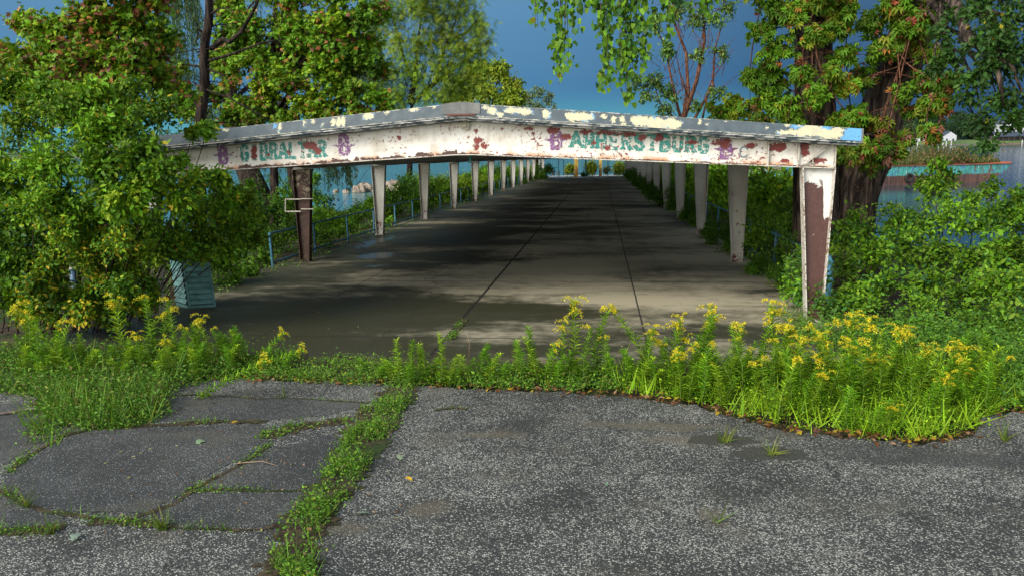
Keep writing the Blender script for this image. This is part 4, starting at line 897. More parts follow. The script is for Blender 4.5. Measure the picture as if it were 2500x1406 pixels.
ORD = 'first second third fourth fifth sixth seventh eighth ninth tenth eleventh twelfth thirteenth fourteenth fifteenth sixteenth seventeenth eighteenth nineteenth twentieth twenty-first twenty-second twenty-third twenty-fourth twenty-fifth twenty-sixth twenty-seventh twenty-eighth twenty-ninth thirtieth thirty-first thirty-second thirty-third thirty-fourth'.split()
bush_spots.sort(key=lambda q: q[1]); cnt = {}
for i, (x, Y, s, k, side) in enumerate(bush_spots):
    c_ = cnt[side] = cnt.get(side, -1) + 1
    put(protos[k], i, (x, Y, gz(Y)-.1), rnd.uniform(0, 6.28), (s, s, s*(1.25 if side == 'R' else 1)), LB[side] + ', ' + ORD[c_] + ' counting away', GP[side])

# ------------------------------------------------------------ goldenrods
GL1 = [(.20, .38, .014, 3), (.27, .44, .016, 2), (.11, .25, .012, 1)]
FLW = [(.66, .52, .012, 3), (.72, .62, .03, 2), (.42, .44, .02, 1)]
def goldenrod(flower, seed, h=.85, dense=1.0):
    global rng; keep = rng; rng = np.random.default_rng(seed)
    root = empty('goldenrod', (0, 0, 0), 'x', 'plant'); lean = rng.normal(0, .10, 2)
    top = np.array([lean[0], lean[1], h]); P = bez((0, 0, -.03), top, (lean[0]*.2, lean[1]*.2, h*.55), 8, .006)
    st = MB().tube(P, [.005, .005, .0045, .004, .004, .0035, .003, .002], 4, cap=False); lv = Leaves()
    n = int(88*dense*h/.85); u = np.linspace(.04, .97, n); A = np.array([along(P, k) for k in u]); th = np.arange(n)*2.4 + rng.normal(0, .3, n)
    D = np.stack([np.cos(th), np.sin(th), .75 + .5*u + rng.normal(0, .2, n)], 1); sz = (.13 - .055*u)*rng.uniform(.8, 1.2, n)
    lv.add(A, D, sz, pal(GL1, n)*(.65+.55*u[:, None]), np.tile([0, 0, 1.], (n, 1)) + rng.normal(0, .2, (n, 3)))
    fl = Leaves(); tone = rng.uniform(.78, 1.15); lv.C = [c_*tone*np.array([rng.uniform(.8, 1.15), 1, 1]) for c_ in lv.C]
    if flower:
        for k in range(flower):
            a = rng.uniform(0, 6.28); L = rng.uniform(.06, .15); s = along(P, rng.uniform(.78, 1.0)); d = np.array([math.cos(a), math.sin(a), 0])
            e = s + d*L + np.array([0, 0, L*rng.uniform(-.1, .3)]); mid = s + d*L*.5 + np.array([0, 0, L*.8]); Q = bez(s, e, mid, 6); st.tube(Q, .0018, 3, cap=False)
            q = 44; uu = rng.uniform(.2, 1, q); B = np.array([along(Q, z) for z in uu]) + rng.normal(0, .009, (q, 3)) + np.array([0, 0, .006])
            fl.add(B, rng.normal(0, 1, (q, 3)) + [0, 0, .8],   .021*rng.uniform(.6, 1.2, q), pal(FLW, q))
    lv2 = lv.mesh('lance', 'leaves')
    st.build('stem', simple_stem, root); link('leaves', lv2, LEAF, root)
    if flower: fl.build('flower_plume', 'tri', root)
    rng = keep; return root
simple_stem = simple('green_stem', (.12, .19, .03), .6)
gp = [goldenrod(9, 11), goldenrod(7, 12), goldenrod(5, 13, .8), goldenrod(0, 14, .8, 1.3), goldenrod(0, 15, .8, 1.4), goldenrod(12, 16, .9), goldenrod(0, 17, .75, 1.5), goldenrod(3, 18, .8, 1.2)]
FLO = [0, 1, 2, 5, 7]; NOF = [3, 4, 6]
spots = []
def gr(px, py, toppx, kind, side, jitter=8):     # base pixel, height in pixels
    b = G(px + rnd.uniform(-jitter, jitter), py + rnd.uniform(-3, 3)); dist = b[1]; spots.append((b, toppx/F*dist/.985, kind, side))
for px, py, t_ in ((1390, 925, 205), (1450, 925, 190), (1425, 935, 150), (1370, 930, 140), (1475, 930, 120), (1330, 930, 115), (1590, 930, 195), (1570, 940, 150), (1620, 935, 160), (1665, 935, 150), (1690, 930, 195), (1712, 940, 205), (1735, 940, 170), (1650, 945, 120), (1800, 940, 150), (1850, 945, 175), (1895, 950, 200), (1912, 945, 190), (1935, 960, 180), (1880, 970, 150), (1815, 960, 180), (1770, 955, 130)):
    gr(px, py, t_, rnd.choice(FLO), 'tall', 4)
for i in range(150):
    u = rnd.random(); px = 1520 + 900*u**.85; lo = np.interp(px, [1500, 1700, 1800, 1900, 2100, 2250, 2380, 2420], [955, 985, 1015, 1040, 1065, 1075, 1050, 1000]); py = rnd.uniform(915, lo-4)
    gr(px, py, rnd.uniform(60, 135) * (1 + .3*(py > 980)), rnd.choice(FLO) if rnd.random() < .18 else rnd.choice(NOF), 'mass')
for px, py, t_ in ((2030, 960, 175), (2070, 950, 165), (2110, 960, 170), (2150, 965, 165), (2190, 960, 150), (2230, 990, 150), (2100, 1000, 190), (2260, 970, 130), (2010, 985, 170), (2330, 1000, 130), (1990, 940, 150), (2060, 1010, 180)):
    gr(px, py, t_, rnd.choice(FLO), 'rear', 8)
for px, py, t_ in ((975, 935, 95), (1010, 930, 105), (1045, 940, 85), (1075, 935, 110), (1095, 940, 70), (990, 945, 60), (1170, 930, 90), (1190, 935, 70), (1255, 925, 80), (1280, 930, 95), (1300, 925, 125), (1320, 935, 100), (1230, 935, 50), (1340, 935, 80), (1060, 925, 60), (1355, 940, 70), (1500, 935, 70), (1530, 940, 80), (1545, 935, 60), (1030, 915, 80), (1120, 925, 45), (930, 925, 40), (890, 915, 35), (1140, 935, 60), (1210, 930, 75), (650, 900, 50), (700, 905, 40), (1380, 935, 70), (1400, 938, 60), (960, 930, 50)):
    gr(px, py, t_*1.25, rnd.choice(NOF), 'small', 5)
for px, py, t_ in ((85, 900, 190), (110, 905, 160), (70, 905, 150), (185, 940, 245), (140, 910, 140), (150, 915, 150), (310, 890, 200), (325, 900, 150), (380, 870, 170), (400, 875, 165), (430, 905, 165), (460, 910, 150), (490, 905, 140), (510, 900, 130), (540, 895, 105), (570, 890, 95), (560, 900, 100), (475, 930, 95), (420, 930, 130), (350, 920, 110)):
    gr(px, py, t_, rnd.choice(FLO) if t_ > 125 else rnd.choice(FLO+NOF), 'left', 4)
for i in range(55):
    px = rnd.uniform(20, 600); gr(px, rnd.uniform(880, 935 if px < 420 else 915), rnd.uniform(60, 115), rnd.choice(NOF), 'leftmass')
GLAB = {'tall': ('tall goldenrod with yellow plumes before the pier deck', 'flowering goldenrods in front of the deck'),
        'mass': ('leafy goldenrod packed in the dense bright green stand at the right asphalt edge', 'goldenrods in the dense right stand'),
        'rear': ('loose-tipped goldenrod at the back of the right stand', 'flowering goldenrods at the back of the right stand'),
        'small': ('short flowerless goldenrod on the middle weed line', 'short goldenrods on the middle weed line'),
        'left': ('drooping yellow goldenrod in front of the left shrubs', 'flowering goldenrods in front of the left shrubs'),
        'leftmass': ('low flowerless goldenrod in the shaded left weed patch', 'low goldenrods in the left weed patch')}
spots.sort(key=lambda q: (q[0][0]-CX)/q[0][1]); cnt = {}
for i, (b, h, k, side) in enumerate(spots):
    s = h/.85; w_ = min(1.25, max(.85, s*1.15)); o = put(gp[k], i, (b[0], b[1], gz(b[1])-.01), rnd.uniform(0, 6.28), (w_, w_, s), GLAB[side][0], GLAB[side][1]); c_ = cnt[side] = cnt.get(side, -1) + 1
    o.rotation_euler = (rnd.gauss(0, .09), rnd.gauss(0, .09), rnd.uniform(0, 6.28))
    if 'mass' not in side: o['label'] = GLAB[side][0] + ', ' + ORD[c_] + ' from left'
# two stems lying down toward the deck and the asphalt, on the left
for px, py, hx, ang, lab in ((600, 905, .62, 1.25, 'goldenrod stem leaning low to the right over the dark deck'), (470, 975, .75, 1.1, 'goldenrod stem sprawling right over the asphalt edge'), (610, 895, .5, .8, 'leaning goldenrod with a single yellow tip beside the dark deck')):
    o = copy_tree(gp[1]); b = G(px, py); o.location = (b[0], b[1], gz(b[1])); o.rotation_euler = (0, ang, .15); o.scale = (.8, .8, hx/.7); tag(o, lab)
    if 'group' in o: del o['group']

# ------------------------------------------------------------ ground cover (stuff)
GC = [(.08, .20, .015, 3), (.13, .27, .02, 3), (.05, .12, .015, 2), (.20, .26, .03, .8), (.12, .09, .04, .5)]
GCB = [(.085, .20, .02, 3), (.12, .26, .02, 2), (.05, .13, .015, 2), (.17, .22, .03, 1), (.14, .11, .04, .7)]
cover = Leaves(); blades = Leaves(); soil = MB()
def in_poly(p, poly):
    x, y = p; c = False; n = len(poly)
    for i in range(n):
        x1, y1 = poly[i]; x2, y2 = poly[(i+1) % n]
        if (y1 > y) != (y2 > y) and x < (x2-x1)*(y-y1)/(y2-y1)+x1: c = not c
    return c
def sow(b, n, spread, size, cols, h=.03, grass=0, gh=.12):
    n = int(n*1.9); size = size*.68
    c = b[None, :] + rng.normal(0, 1, (n, 3))*(spread, spread, 0); c[:, 2] = gz(c[:, 1]) + .004 + np.abs(rng.normal(0, h, n))
    D = rng.normal(0, 1, (n, 3)); D[:, 2] = np.abs(D[:, 2])*.5; cover.add(c, D, size*rng.uniform(.5, 1.3, n), pal(cols, n, var=.35))
    if grass:
        c = b[None, :] + rng.normal(0, 1, (grass, 3))*(spread*.5, spread*.5, 0); c[:, 2] = gz(c[:, 1]); D = rng.normal(0, .5, (grass, 3)); D[:, 2] = 1
        blades.add(c, D, gh*rng.uniform(.4, 1.4, grass), pal(cols, grass, var=.3), rng.normal(0, 1, (grass, 3)))
def crack(px, w, dens=1.0, cols=None, grass=.5, h=.03, size=.029, gap=.35, gh=.10):
    P = [G(*q) for q in px]; tot = 0; cols = cols or GC
    for i in range(len(P)-1):
        a, b = P[i], P[i+1]; L = np.linalg.norm(b-a); n = max(2, int(L/.04))
        nrm = np.array([-(b-a)[1], (b-a)[0]])/L
        for k in range(n):
            u = k/n; c = a*(1-u)+b*u; tot += 1; q = .6 + .5*math.sin(tot*.31) + .4*math.sin(tot*.113+1)
            ww = w*(.55 + .45*abs(math.sin(tot*.21)) )*(1+rnd.uniform(-.3, .3)); c2 = a*(1-(k+1)/n)+b*((k+1)/n); m_ = rnd.uniform(-.01, .01)
            z = gz(c[1]) + .009 + .0004*(tot % 3)
            soil.add([(c[0]-nrm[0]*ww*.6+m_, c[1]-nrm[1]*ww*.6, z), (c[0]+nrm[0]*ww*.6, c[1]+nrm[1]*ww*.6+m_, z), (c2[0]+nrm[0]*ww*.6, c2[1]+nrm[1]*ww*.6, z), (c2[0]-nrm[0]*ww*.6, c2[1]-nrm[1]*ww*.6, z)], [(0, 1, 2, 3)])
            if q > gap:
                for j in range(max(1, int(w/.12))):
                    cc = c + np.array([*(nrm*rnd.uniform(-.5, .5)*w), 0]); sow(cc, max(1, int(10*dens*q)), .035, size, cols, h, max(0, int(2.2*grass*q)), gh)
crack([(690, 1440), (700, 1390), (725, 1330), (745, 1275), (790, 1220), (845, 1150), (875, 1080), (905, 1030), (940, 985), (985, 950), (1010, 930)], .34, 1.5, GC, 2.4, .045, .036, -.15, .14)
crack([(745, 1270), (830, 1190), (880, 1120), (930, 1050), (960, 1000), (990, 960)], .26, 1.7, GC, 1.0, .055, .036, -.2)
crack([(640, 1070), (700, 1050), (780, 1035), (860, 1025)], .20, 1.2, GC, .9, .03, .04, -1)
crack([(20, 1155), (60, 1120), (110, 1090), (160, 1062), (230, 1048)], .06, .8, GC, .9, .02, .03, .1)
crack([(230, 1045), (330, 1042), (450, 1035), (540, 1030), (650, 1030)], .09, .9, GC, .8, .03, .03, .1)
crack([(660, 1085), (620, 1115), (570, 1145), (520, 1170), (470, 1195), (430, 1230), (370, 1250), (330, 1262)], .05, .8, GC, .3, .02, .03, .3)
crack([(480, 1198), (560, 1196), (640, 1200), (700, 1200), (770, 1196)], .035, .7, GC, .5, .015, .03, .4)
crack([(0, 1195), (60, 1232), (110, 1250), (180, 1258), (240, 1268)], .05, .6, GC, .7, .015, .025, .4)
crack([(-20, 1300), (60, 1298), (110, 1292), (160, 1284)], .10, .8, GC, 1.6, .02, .03, -1)
crack([(215, 1280), (270, 1272), (330, 1275), (430, 1290)], .08, .9, GC, 1.3, .02, .03, -.5)
crack([(430, 1290), (520, 1292), (600, 1296), (660, 1290)], .03, .4, GC, .9, .01, .02, .5)
crack([(400, 968), (480, 964), (560, 968), (640, 975), (700, 972), (860, 982), (940, 985)], .025, .4, GC, .5, .01, .02, .6)
crack([(1060, 1003), (1110, 995), (1140, 1000)], .04, .5, GC, .2, .01, .02, .2)
crack([(1100, 830), (1120, 800), (1135, 780)], .10, .7, GC, 1.0, .03, .04, -1)
def field(poly, n, cols, size, h, grass, gh, spread=.06, per=7):
    x0, x1 = min(p[0] for p in poly), max(p[0] for p in poly); y0, y1 = min(p[1] for p in poly), max(p[1] for p in poly); k = 0
    while k < n:
        p = (rnd.uniform(x0, x1), rnd.uniform(y0, y1)); vv = math.sin(p[0]*.031+1)*math.sin(p[1]*.11+p[0]*.013) + .6*math.sin(p[0]*.083+p[1]*.17)
        if vv < rnd.uniform(-1.3, .55) - .0 and cols is not GCB: k += .35; continue
        if in_poly(p, poly): sow(G(*p), per, spread, size*rnd.uniform(.75, 1.25), cols, h*rnd.uniform(.3, 2.0), grass, gh*rnd.uniform(.6, 1.5)); k += 1
# left weed mass (shaded, bluish), middle band, right stand floor, strips beside the shrubs
field([(-100, 850), (600, 870), (560, 925), (400, 955), (390, 1020), (250, 1045), (120, 1010), (60, 960), (-100, 960)], 1500, GCB, .055, .07, 2, .20, .08)
field([(100, 960), (400, 960), (380, 1035), (240, 1048), (150, 1040)], 500, GCB, .05, .06, 3, .2, .07)
field([(60, 1000), (150, 1000), (150, 1090), (90, 1100)], 60, GC, .04, .04, 2, .2)
field([(480, 900), (960, 890), (960, 945), (700, 930), (500, 928)], 620, GC, .04, .035, 1, .10)
field([(600, 870), (720, 862), (760, 890), (600, 905)], 120, GC, .045, .06, 2, .14)
field([(760, 880), (830, 870), (1000, 885), (960, 905)], 90, GC, .04, .03, 1, .08)
field([(940, 905), (1500, 905), (1500, 958), (1200, 947), (950, 940)], 700, GC, .05, .05, 2, .14)
field([(1500, 900), (2450, 880), (2500, 1000), (2400, 1010), (2380, 1058), (2250, 1078), (2100, 1068), (1900, 1042), (1780, 1010), (1700, 985), (1500, 958)], 1100, GL1, .036, .08, 4, .20, .07)
field([(1950, 800), (2520, 830), (2560, 1000), (2450, 1000), (2400, 900), (2000, 870)], 900, GCB[:3], .075, .16, 1, .2, .08)
field([(1880, 765), (1960, 760), (2010, 830), (1960, 850)], 130, GCB, .05, .06, 1, .15)
for s, x0, x1 in ((-1, -7.5, -6.0), (1, 5.75, 7.2)):
    for i in range(900):
        Y = 12 + rnd.random()**1.5*90; x = rnd.uniform(x0, x1) if rnd.random() < .8 else rnd.uniform(s*5.3, s*5.9); sow(np.array([x, Y, 0]), 8, .12, .07, GC if Y > 25 else GCB, .06, 1, .2)
for i in range(900):
    X_, Y_ = rnd.choice([(rnd.uniform(7.5, 18), rnd.uniform(8.5, 23)), (rnd.uniform(-18, -8), rnd.uniform(9, 23))]); sow(np.array([X_, Y_, 0]), 7, .22, .10, GC, .08, 1, .25)
for px, py, n in ((1770, 1078, 26), (1885, 1108, 20), (1750, 1275, 8), (2455, 1075, 26), (65, 1235, 14), (105, 1040, 22), (120, 1300, 30), (690, 970, 10), (400, 1290, 30)):
    b = G(px, py); c = np.tile(b, (n, 1)) + rng.normal(0, .02, (n, 3))*(1, 1, 0); c[:, 2] = gz(b[1]); D = rng.normal(0, .9, (n, 3)); D[:, 2] = 1
    blades.add(c, D, .22*rng.uniform(.4, 1.2, n), pal([(.14, .17, .02, 1), (.07, .12, .02, 1)], n), rng.normal(0, 1, (n, 3)))
o = soil.build('crack_soil', SOIL); tag(o, 'dark soil filling the cracks between the asphalt panels', 'soil', kind='stuff')
tag(cover.build('ground_weeds', 'ovate'), 'low green weeds along the asphalt edge, cracks and pier sides', 'weeds', kind='stuff')
tag(blades.build('grass', 'blade'), 'thin grass blades sprouting from cracks and among the weeds', 'grass', kind='stuff')
# leaf litter along the weed line
lit = Leaves(); LC = [(.16, .06, .02, 2), (.32, .22, .02, 2), (.20, .10, .05, 2), (.10, .05, .03, 2), (.30, .17, .09, .8)]
for i in range(len(edge)-1):
    if edge[i][0] < 400: continue
    a, b = edge[i], edge[i+1]
    for k in range(int((b[0]-a[0])/3.4)):
        u = rnd.random(); p = G(a[0]*(1-u)+b[0]*u, a[1]*(1-u)+b[1]*u + rnd.gauss(-4, 6)); p[2] = gz(p[1]) + rnd.uniform(.012, .03)
        lit.add(p[None], rng.normal(0, 1, (1, 3))*(1, 1, .2), .07, pal(LC, 1), rng.normal(0, .35, (1, 3)) + [0, 0, 1])
for i in range(150):
    p = G(rnd.uniform(500, 1950), rnd.uniform(700, 880)) if rnd.random() < .55 else G(rnd.uniform(250, 1000), rnd.uniform(1000, 1300)); p[2] = gz(p[1]) + .012
    lit.add(p[None], rng.normal(0, 1, (1, 3))*(1, 1, .1), .035, pal([(.3, .2, .12, 1), (.2, .1, .05, 1), (.3, .27, .1, 1)], 1), rng.normal(0, .2, (1, 3)) + [0, 0, 1])
tag(lit.build('leaf_litter', 'ovate'), 'brown and yellow fallen leaves scattered along the weed edge', 'leaf litter', kind='stuff')
for px, py, c, lab in ((990, 1172, (.6, .36, .02), 'single yellow fallen leaf on the bare speckled asphalt'), (970, 1122, (.24, .30, .19), 'pale green fallen maple leaf beside the wide grassy crack'), (885, 1260, (.22, .29, .20), 'pale green lobed leaf right of the grassy crack near the front'), (192, 1318, (.2, .27, .21), 'pale green leaf lying on the asphalt at the lower left'),
                    (760, 1305, (.26, .15, .07), 'large tan dead leaf at the near end of the grassy crack'), (565, 1040, (.4, .27, .03), 'yellow leaf on the horizontal crack at left'), (915, 890, (.5, .4, .03), 'yellow leaf by the deck edge weeds'), (480, 1083, (.22, .33, .18), 'small pale leaf on the dark asphalt panel'), (1480, 1186, (.15, .4, .2), 'tiny green leaf on the speckled asphalt in the middle')):
    l = Leaves(); p = G(px, py); l.add(np.zeros((1, 3)), rng.normal(0, 1, (1, 3))*(1, 1, .1), .075 if 'tiny' not in lab else .04, np.array([c]), np.array([[.1, -.2, 1.]]))
    o = l.build('fallen_leaf', 'maple' if 'maple' in lab or 'lobed' in lab or 'pale' in lab else 'ovate'); o.location = (p[0], p[1], gz(p[1])+.03); tag(o, lab, 'leaf')
DEADW = mottled('dead_wood', (.16, .12, .10), (.08, .06, .05), 20)
tag(MB().tube([G(-60, 1022)+[0, 0, .02], G(30, 1012)+[0, 0, .03], G(70, 1005)+[0, 0, .035], G(112, 1006)+[0, 0, .04], G(150, 1012)+[0, 0, .02]], [.016, .015, .014, .010, .006], 7).tube([G(70, 1005)+[0, 0, .035], G(90, 985)+[0, 0, .05], G(60, 972)+[0, 0, .04]], [.010, .008, .005], 6).build('fallen_branch', DEADW, smooth=True), 'forked dead branch lying at the left edge of the asphalt', 'branch')
for P, lab in (([(580, 1135), (640, 1130), (680, 1142)], 'thin dry twig on the dark asphalt beside the diagonal crack'), ([(1138, 868), (1143, 830), (1135, 795)], 'dry upright weed stalk at the near edge of the deck')):
    w = [G(*q)+[0, 0, .02] for q in P]
    if 'upright' in lab: b = G(1145, 872); w = [b, b+[0.01, 0, .18], b+[-.03, 0, .38]]
    tag(MB().tube(w, [.004, .003, .002], 5).build('dry_twig', simple('dry', (.3, .2, .12)), smooth=True), lab, 'twig')

# ------------------------------------------------------------ louvered box, pipe stubs, standpipe
c0 = G(463, 752); c0 = np.array([c0[0], c0[1], gz(c0[1])]); bx = empty('louvered_box', tuple(c0), 'teal louvered metal vent box tilting on the left edge of the deck', 'vent box')
e1 = (G(519, 741)-G(463, 752)); e1[2] = 0; e1 /= np.linalg.norm(e1); e1 = np.array([.93, .37, 0]); e2 = np.array([-.80, .60, 0])
w1, w2, hh = .44, .50, .80; up_ = np.array([-.07, .02, 1.0])
q = lambda a, b, z: c0 + e1*a + e2*b + up_*z
MB().hexa([q(.01, .01, 0), q(w1-.01, .01, 0), q(w1-.01, w2, 0), q(.01, w2, 0), q(.01, .01, hh), q(w1-.01, .01, hh), q(w1-.01, w2, hh), q(.01, w2, hh)]).build('body', simple('box_dark', (.022, .06, .058), .7), bx)  # body coloured dark to stand in for shade in the louver gaps
n1 = np.array([.37, -.93, 0]); n2 = np.array([-.6, -.8, 0])
fr = MB()
for a, b in ((-.012, .03), (w1-.03, w1+.012)): fr.hexa([q(a, 0, 0)+n1*.0, q(b, 0, 0), q(b, 0, hh), q(a, 0, hh), q(a, 0, 0)+n1*.025, q(b, 0, 0)+n1*.025, q(b, 0, hh)+n1*.025, q(a, 0, hh)+n1*.025])
for z0, z1 in ((-.01, .05), (hh-.05, hh+.02)):
    fr.hexa([q(.031, 0, z0), q(w1-.031, 0, z0), q(w1-.031, 0, z1), q(.031, 0, z1), q(.031, 0, z0)+n1*.022, q(w1-.031, 0, z0)+n1*.022, q(w1-.031, 0, z1)+n1*.022, q(.031, 0, z1)+n1*.022])
    fr.hexa([q(0, .02, z0), q(0, w2, z0), q(0, w2, z1), q(0, .02, z1), q(0, .02, z0)+n2*.022, q(0, w2, z0)+n2*.022, q(0, w2, z1)+n2*.022, q(0, .02, z1)+n2*.022])
fr.build('frame', BOXT, bx)
for k in range(7):
    z = .09 + k*.098
    MB().hexa([q(.035, 0, z), q(w1-.035, 0, z), q(w1-.035, 0, z+.012), q(.035, 0, z+.012), q(.035, 0, z-.02)+n1*.045, q(w1-.035, 0, z-.02)+n1*.045, q(w1-.035, 0, z-.012)+n1*.045, q(.035, 0, z-.012)+n1*.045]).add([q(.035, 0, z+.085), q(w1-.035, 0, z+.085), q(w1-.035, 0, z-.01)+n1*.045, q(.035, 0, z-.01)+n1*.045], [(3, 2, 1, 0)]).build('louver', BOXT, bx)
    MB().add([q(0, .035, z+.085), q(0, w2-.02, z+.085), q(0, w2-.02, z-.01)+n2*.045, q(0, .035, z-.01)+n2*.045, q(0, .035, z-.016), q(0, w2-.02, z-.016)], [(0, 1, 2, 3), (3, 2, 5, 4)]).build('louver', BOXT, bx)
BLUEP = mottled('stub_blue', (.06, .16, .30), (.16, .22, .28), 10, a=.4, b=.62)
b = G(196, 775); z0 = gz(b[1]); r = empty('pipe_stub', (b[0], b[1], z0), 'faded blue steel pipe stub with white cap standing among the left shrubs', 'post')
MB().tube([(b[0], b[1], z0-.1), (b[0]-.05, b[1], z0+.84)], .048, 12).build('pipe', BLUEP, r, smooth=True)
MB().tube([(b[0]-.05, b[1], z0+.84), (b[0]-.052, b[1], z0+.87)], [.054, .03], 12).build('cap', GALV, r)
wf = MB(); a = np.array([b[0]+.05, b[1]+.1, z0]); e = np.array([*G(420, 770)[:2], 0]); e[2] = gz(e[1]); n = 34
for i in range(n):
    for s in (1, -1):
        p = a + (e-a)*i/n; d = (e-a)/n*8*s; p2 = p + d + [0, 0, .62]
        u = (p2-a).dot(e-a)/(e-a).dot(e-a)
        if -.05 < u < 1.05: wf.tube([p, p2], .003, 3, cap=False)
wf.tube([a+[0, 0, .62], e+[0, 0, .62]], .012, 5)
tag(wf.build('wire_fence', simple('fence_wire', (.08, .10, .11), .5)), 'rusty low chain link fence between blue pipe stub and louvered box', 'fence')
c = W(2026, 640, 14.3); g0 = gz(14.3); r = empty('standpipe', (c[0], 14.3, g0), 'light blue hydrant-like standpipe just right of the brown front column', 'standpipe')
x, y = c[0], 14.3; HY = mottled('standpipe_blue', (.10, .32, .50), (.07, .2, .3), 12)
MB().tube([(x, y, g0-.1), (x, y, g0+.32), (x, y, g0+.34), (x, y, g0+.42), (x, y, g0+.44), (x, y, g0+.62), (x, y, g0+.66)], [.06, .06, .085, .085, .06, .055, .05], 14).build('barrel', HY, r)
MB().tube([(x, y, g0+.64), (x, y, g0+.70), (x, y, g0+.74), (x, y, g0+.80)], [.075, .07, .045, .02], 14).build('bonnet', HY, r)
for s in (-1, 1): MB().tube([(x, y, g0+.54), (x+s*.10, y-.03, g0+.54), (x+s*.12, y-.036, g0+.54)], [.032, .032, .045], 10).build('nozzle', HY, r)

# ------------------------------------------------------------ barge, rocks, far end of the pier
def m_barge(t):
    p = t.pos(); x, y, z = t.sep(p); n = t.noise(t.v('MULTIPLY', p, (1, 1, .6)), 1.6, 6, .7); n2 = t.noise(t.v('MULTIPLY', p, (1, 1, .15)), 3, 5, .7)
    zz = t.m('ADD', z, t.m('MULTIPLY', t.m('SUBTRACT', n, .5), .5))
    c = t.mix(t.step(n, .42, .50), (.03, .17, .16), (.06, .30, .28)); c = t.mix(t.step(n, .54, .57), c, (.05, .16, .27)); c = t.mix(t.step(n2, .36, .33), c, (.30, .40, .36))
    c = t.mix(t.step(n2, .58, .62), c, (.10, .05, .03))
    c = t.mix(t.step(zz, WATER+1.12, WATER+.95), c, t.mix(t.step(n2, .4, .6), (.055, .03, .025), (.12, .06, .045)))
    c = t.mix(t.step(z, WATER+2.02, WATER+2.08), c, (.42, .10, .05)); t.out(c, .6)
BARGE = mat('barge_paint', m_barge)
A = W(2010, 445, 90)[:2]; B = W(2470, 400, 97)[:2]; d = (B-A)/np.linalg.norm(B-A); nn = np.array([-d[1], d[0]]); L = np.linalg.norm(B-A); wb = WATER
bar = empty('barge', (A[0], A[1], wb), 'long weathered teal barge with brown lower hull and weeds on deck moored across the water', 'barge')
def bq(a, b, z): p = A + d*a + nn*b; return (p[0], p[1], wb+z)
hull = MB(); N = 26
sec = lambda a0, a1, u0, u1: hull.hexa([bq(a0, .0, -.6), bq(a1, .0, -.6), bq(a1, 9, -.6), bq(a0, 9, -.6), bq(u0, 0, 2.12), bq(u1, 0, 2.12), bq(u1, 9, 2.12), bq(u0, 9, 2.12)])
sec(0, L-6, 0, L-6)
hull.hexa([bq(L-5.995, .0, -.6), bq(L-5.2, .0, -.6), bq(L-5.2, 9, -.6), bq(L-5.995, 9, -.6), bq(L-5.995, 0, 1.05), bq(L-.9, 0, 1.05), bq(L-.9, 9, 1.05), bq(L-5.995, 9, 1.05)])
hull.hexa([bq(L-5.995, .0, 1.051), bq(L-.9, .0, 1.051), bq(L-.9, 9, 1.051), bq(L-5.995, 9, 1.051), bq(L-5.995, 0, 2.12), bq(L, 0, 2.3), bq(L, 9, 2.3), bq(L-5.995, 9, 2.12)])
for i in range(N): a = 1+i*(L-8)/N; hull.hexa([bq(a, -.09, .3), bq(a+.12, -.09, .3), bq(a+.12, -.002, .3), bq(a, -.002, .3), bq(a, -.09, 2.05), bq(a+.12, -.09, 2.05), bq(a+.12, -.002, 2.05), bq(a, -.002, 2.05)])
hull.build('hull', BARGE, bar)
MB().hexa([bq(0, -.12, 2.02), bq(L-.2, -.12, 2.06), bq(L-.2, -.1+.2, 2.06), bq(0, .1, 2.02), bq(0, -.12, 2.14), bq(L-.1, -.12, 2.16), bq(L-.1, .1, 2.16), bq(0, .1, 2.14)]).build('gunwale', mottled('gunwale_orange', (.17, .075, .05), (.09, .06, .04), 1.5, a=.42, b=.56), bar)
for a in (L*.44,):
    cc = np.array(bq(a, -.22, .75)); bm = MB(); P = [cc + np.array([d[0]*math.cos(k*math.pi/8)*.42, d[1]*math.cos(k*math.pi/8)*.42, math.sin(k*math.pi/8)*.42]) for k in range(17)]
    bm.tube(P, .15, 8, cap=False).build('tyre_fender', simple('rubber', (.012, .012, .013), .8), bar, smooth=True)
lv = Leaves(); n = 9000; a = rng.uniform(1, L-1, n); b = rng.uniform(.2, 8, n); hh_ = rng.gamma(2, .14, n)*(.5+.8*np.abs(np.sin(a*.33))) + 2*(np.exp(-((a-L*.72)/1.5)**2))*rng.uniform(0, .9, n)
P = np.array([bq(u, v, 2.1) for u, v in zip(a, b)]); P[:, 2] += hh_; D = rng.normal(0, .5, (n, 3)); D[:, 2] = 1
lv.add(P, D, .32, pal([(.12, .11, .035, 2), (.08, .10, .02, 2), (.16, .10, .05, 1), (.05, .08, .02, 1)], n)); w_ = lv.build('deck_weeds', 'ovate', bar); w_['kind'] = 'stuff'
YEL = mottled('yellow_paint', (.55, .38, .05), (.25, .12, .05), 6)
FA = W(1770, 430, 106)[:2]; FB = W(2075, 430, 104)[:2]; fd = (FB-FA)/np.linalg.norm(FB-FA); FL_ = np.linalg.norm(FB-FA); fnn = np.array([-fd[1], fd[0]])
fq = lambda a, b, z: (*(FA + fd*a + fnn*b), WATER+z)
wf_ = empty('work_float', (FA[0], FA[1], WATER), 'low pale teal float with yellow railings seen between the right columns and the trunk', 'float')
MB().hexa([fq(0, 0, -.3), fq(FL_, 0, -.3), fq(FL_, 4, -.3), fq(0, 4, -.3), fq(0, 0, .5), fq(FL_, 0, .5), fq(FL_, 4, .5), fq(0, 4, .5)]).build('hull', mottled('float_dark', (.06, .06, .06), (.12, .11, .10), 1), wf_)
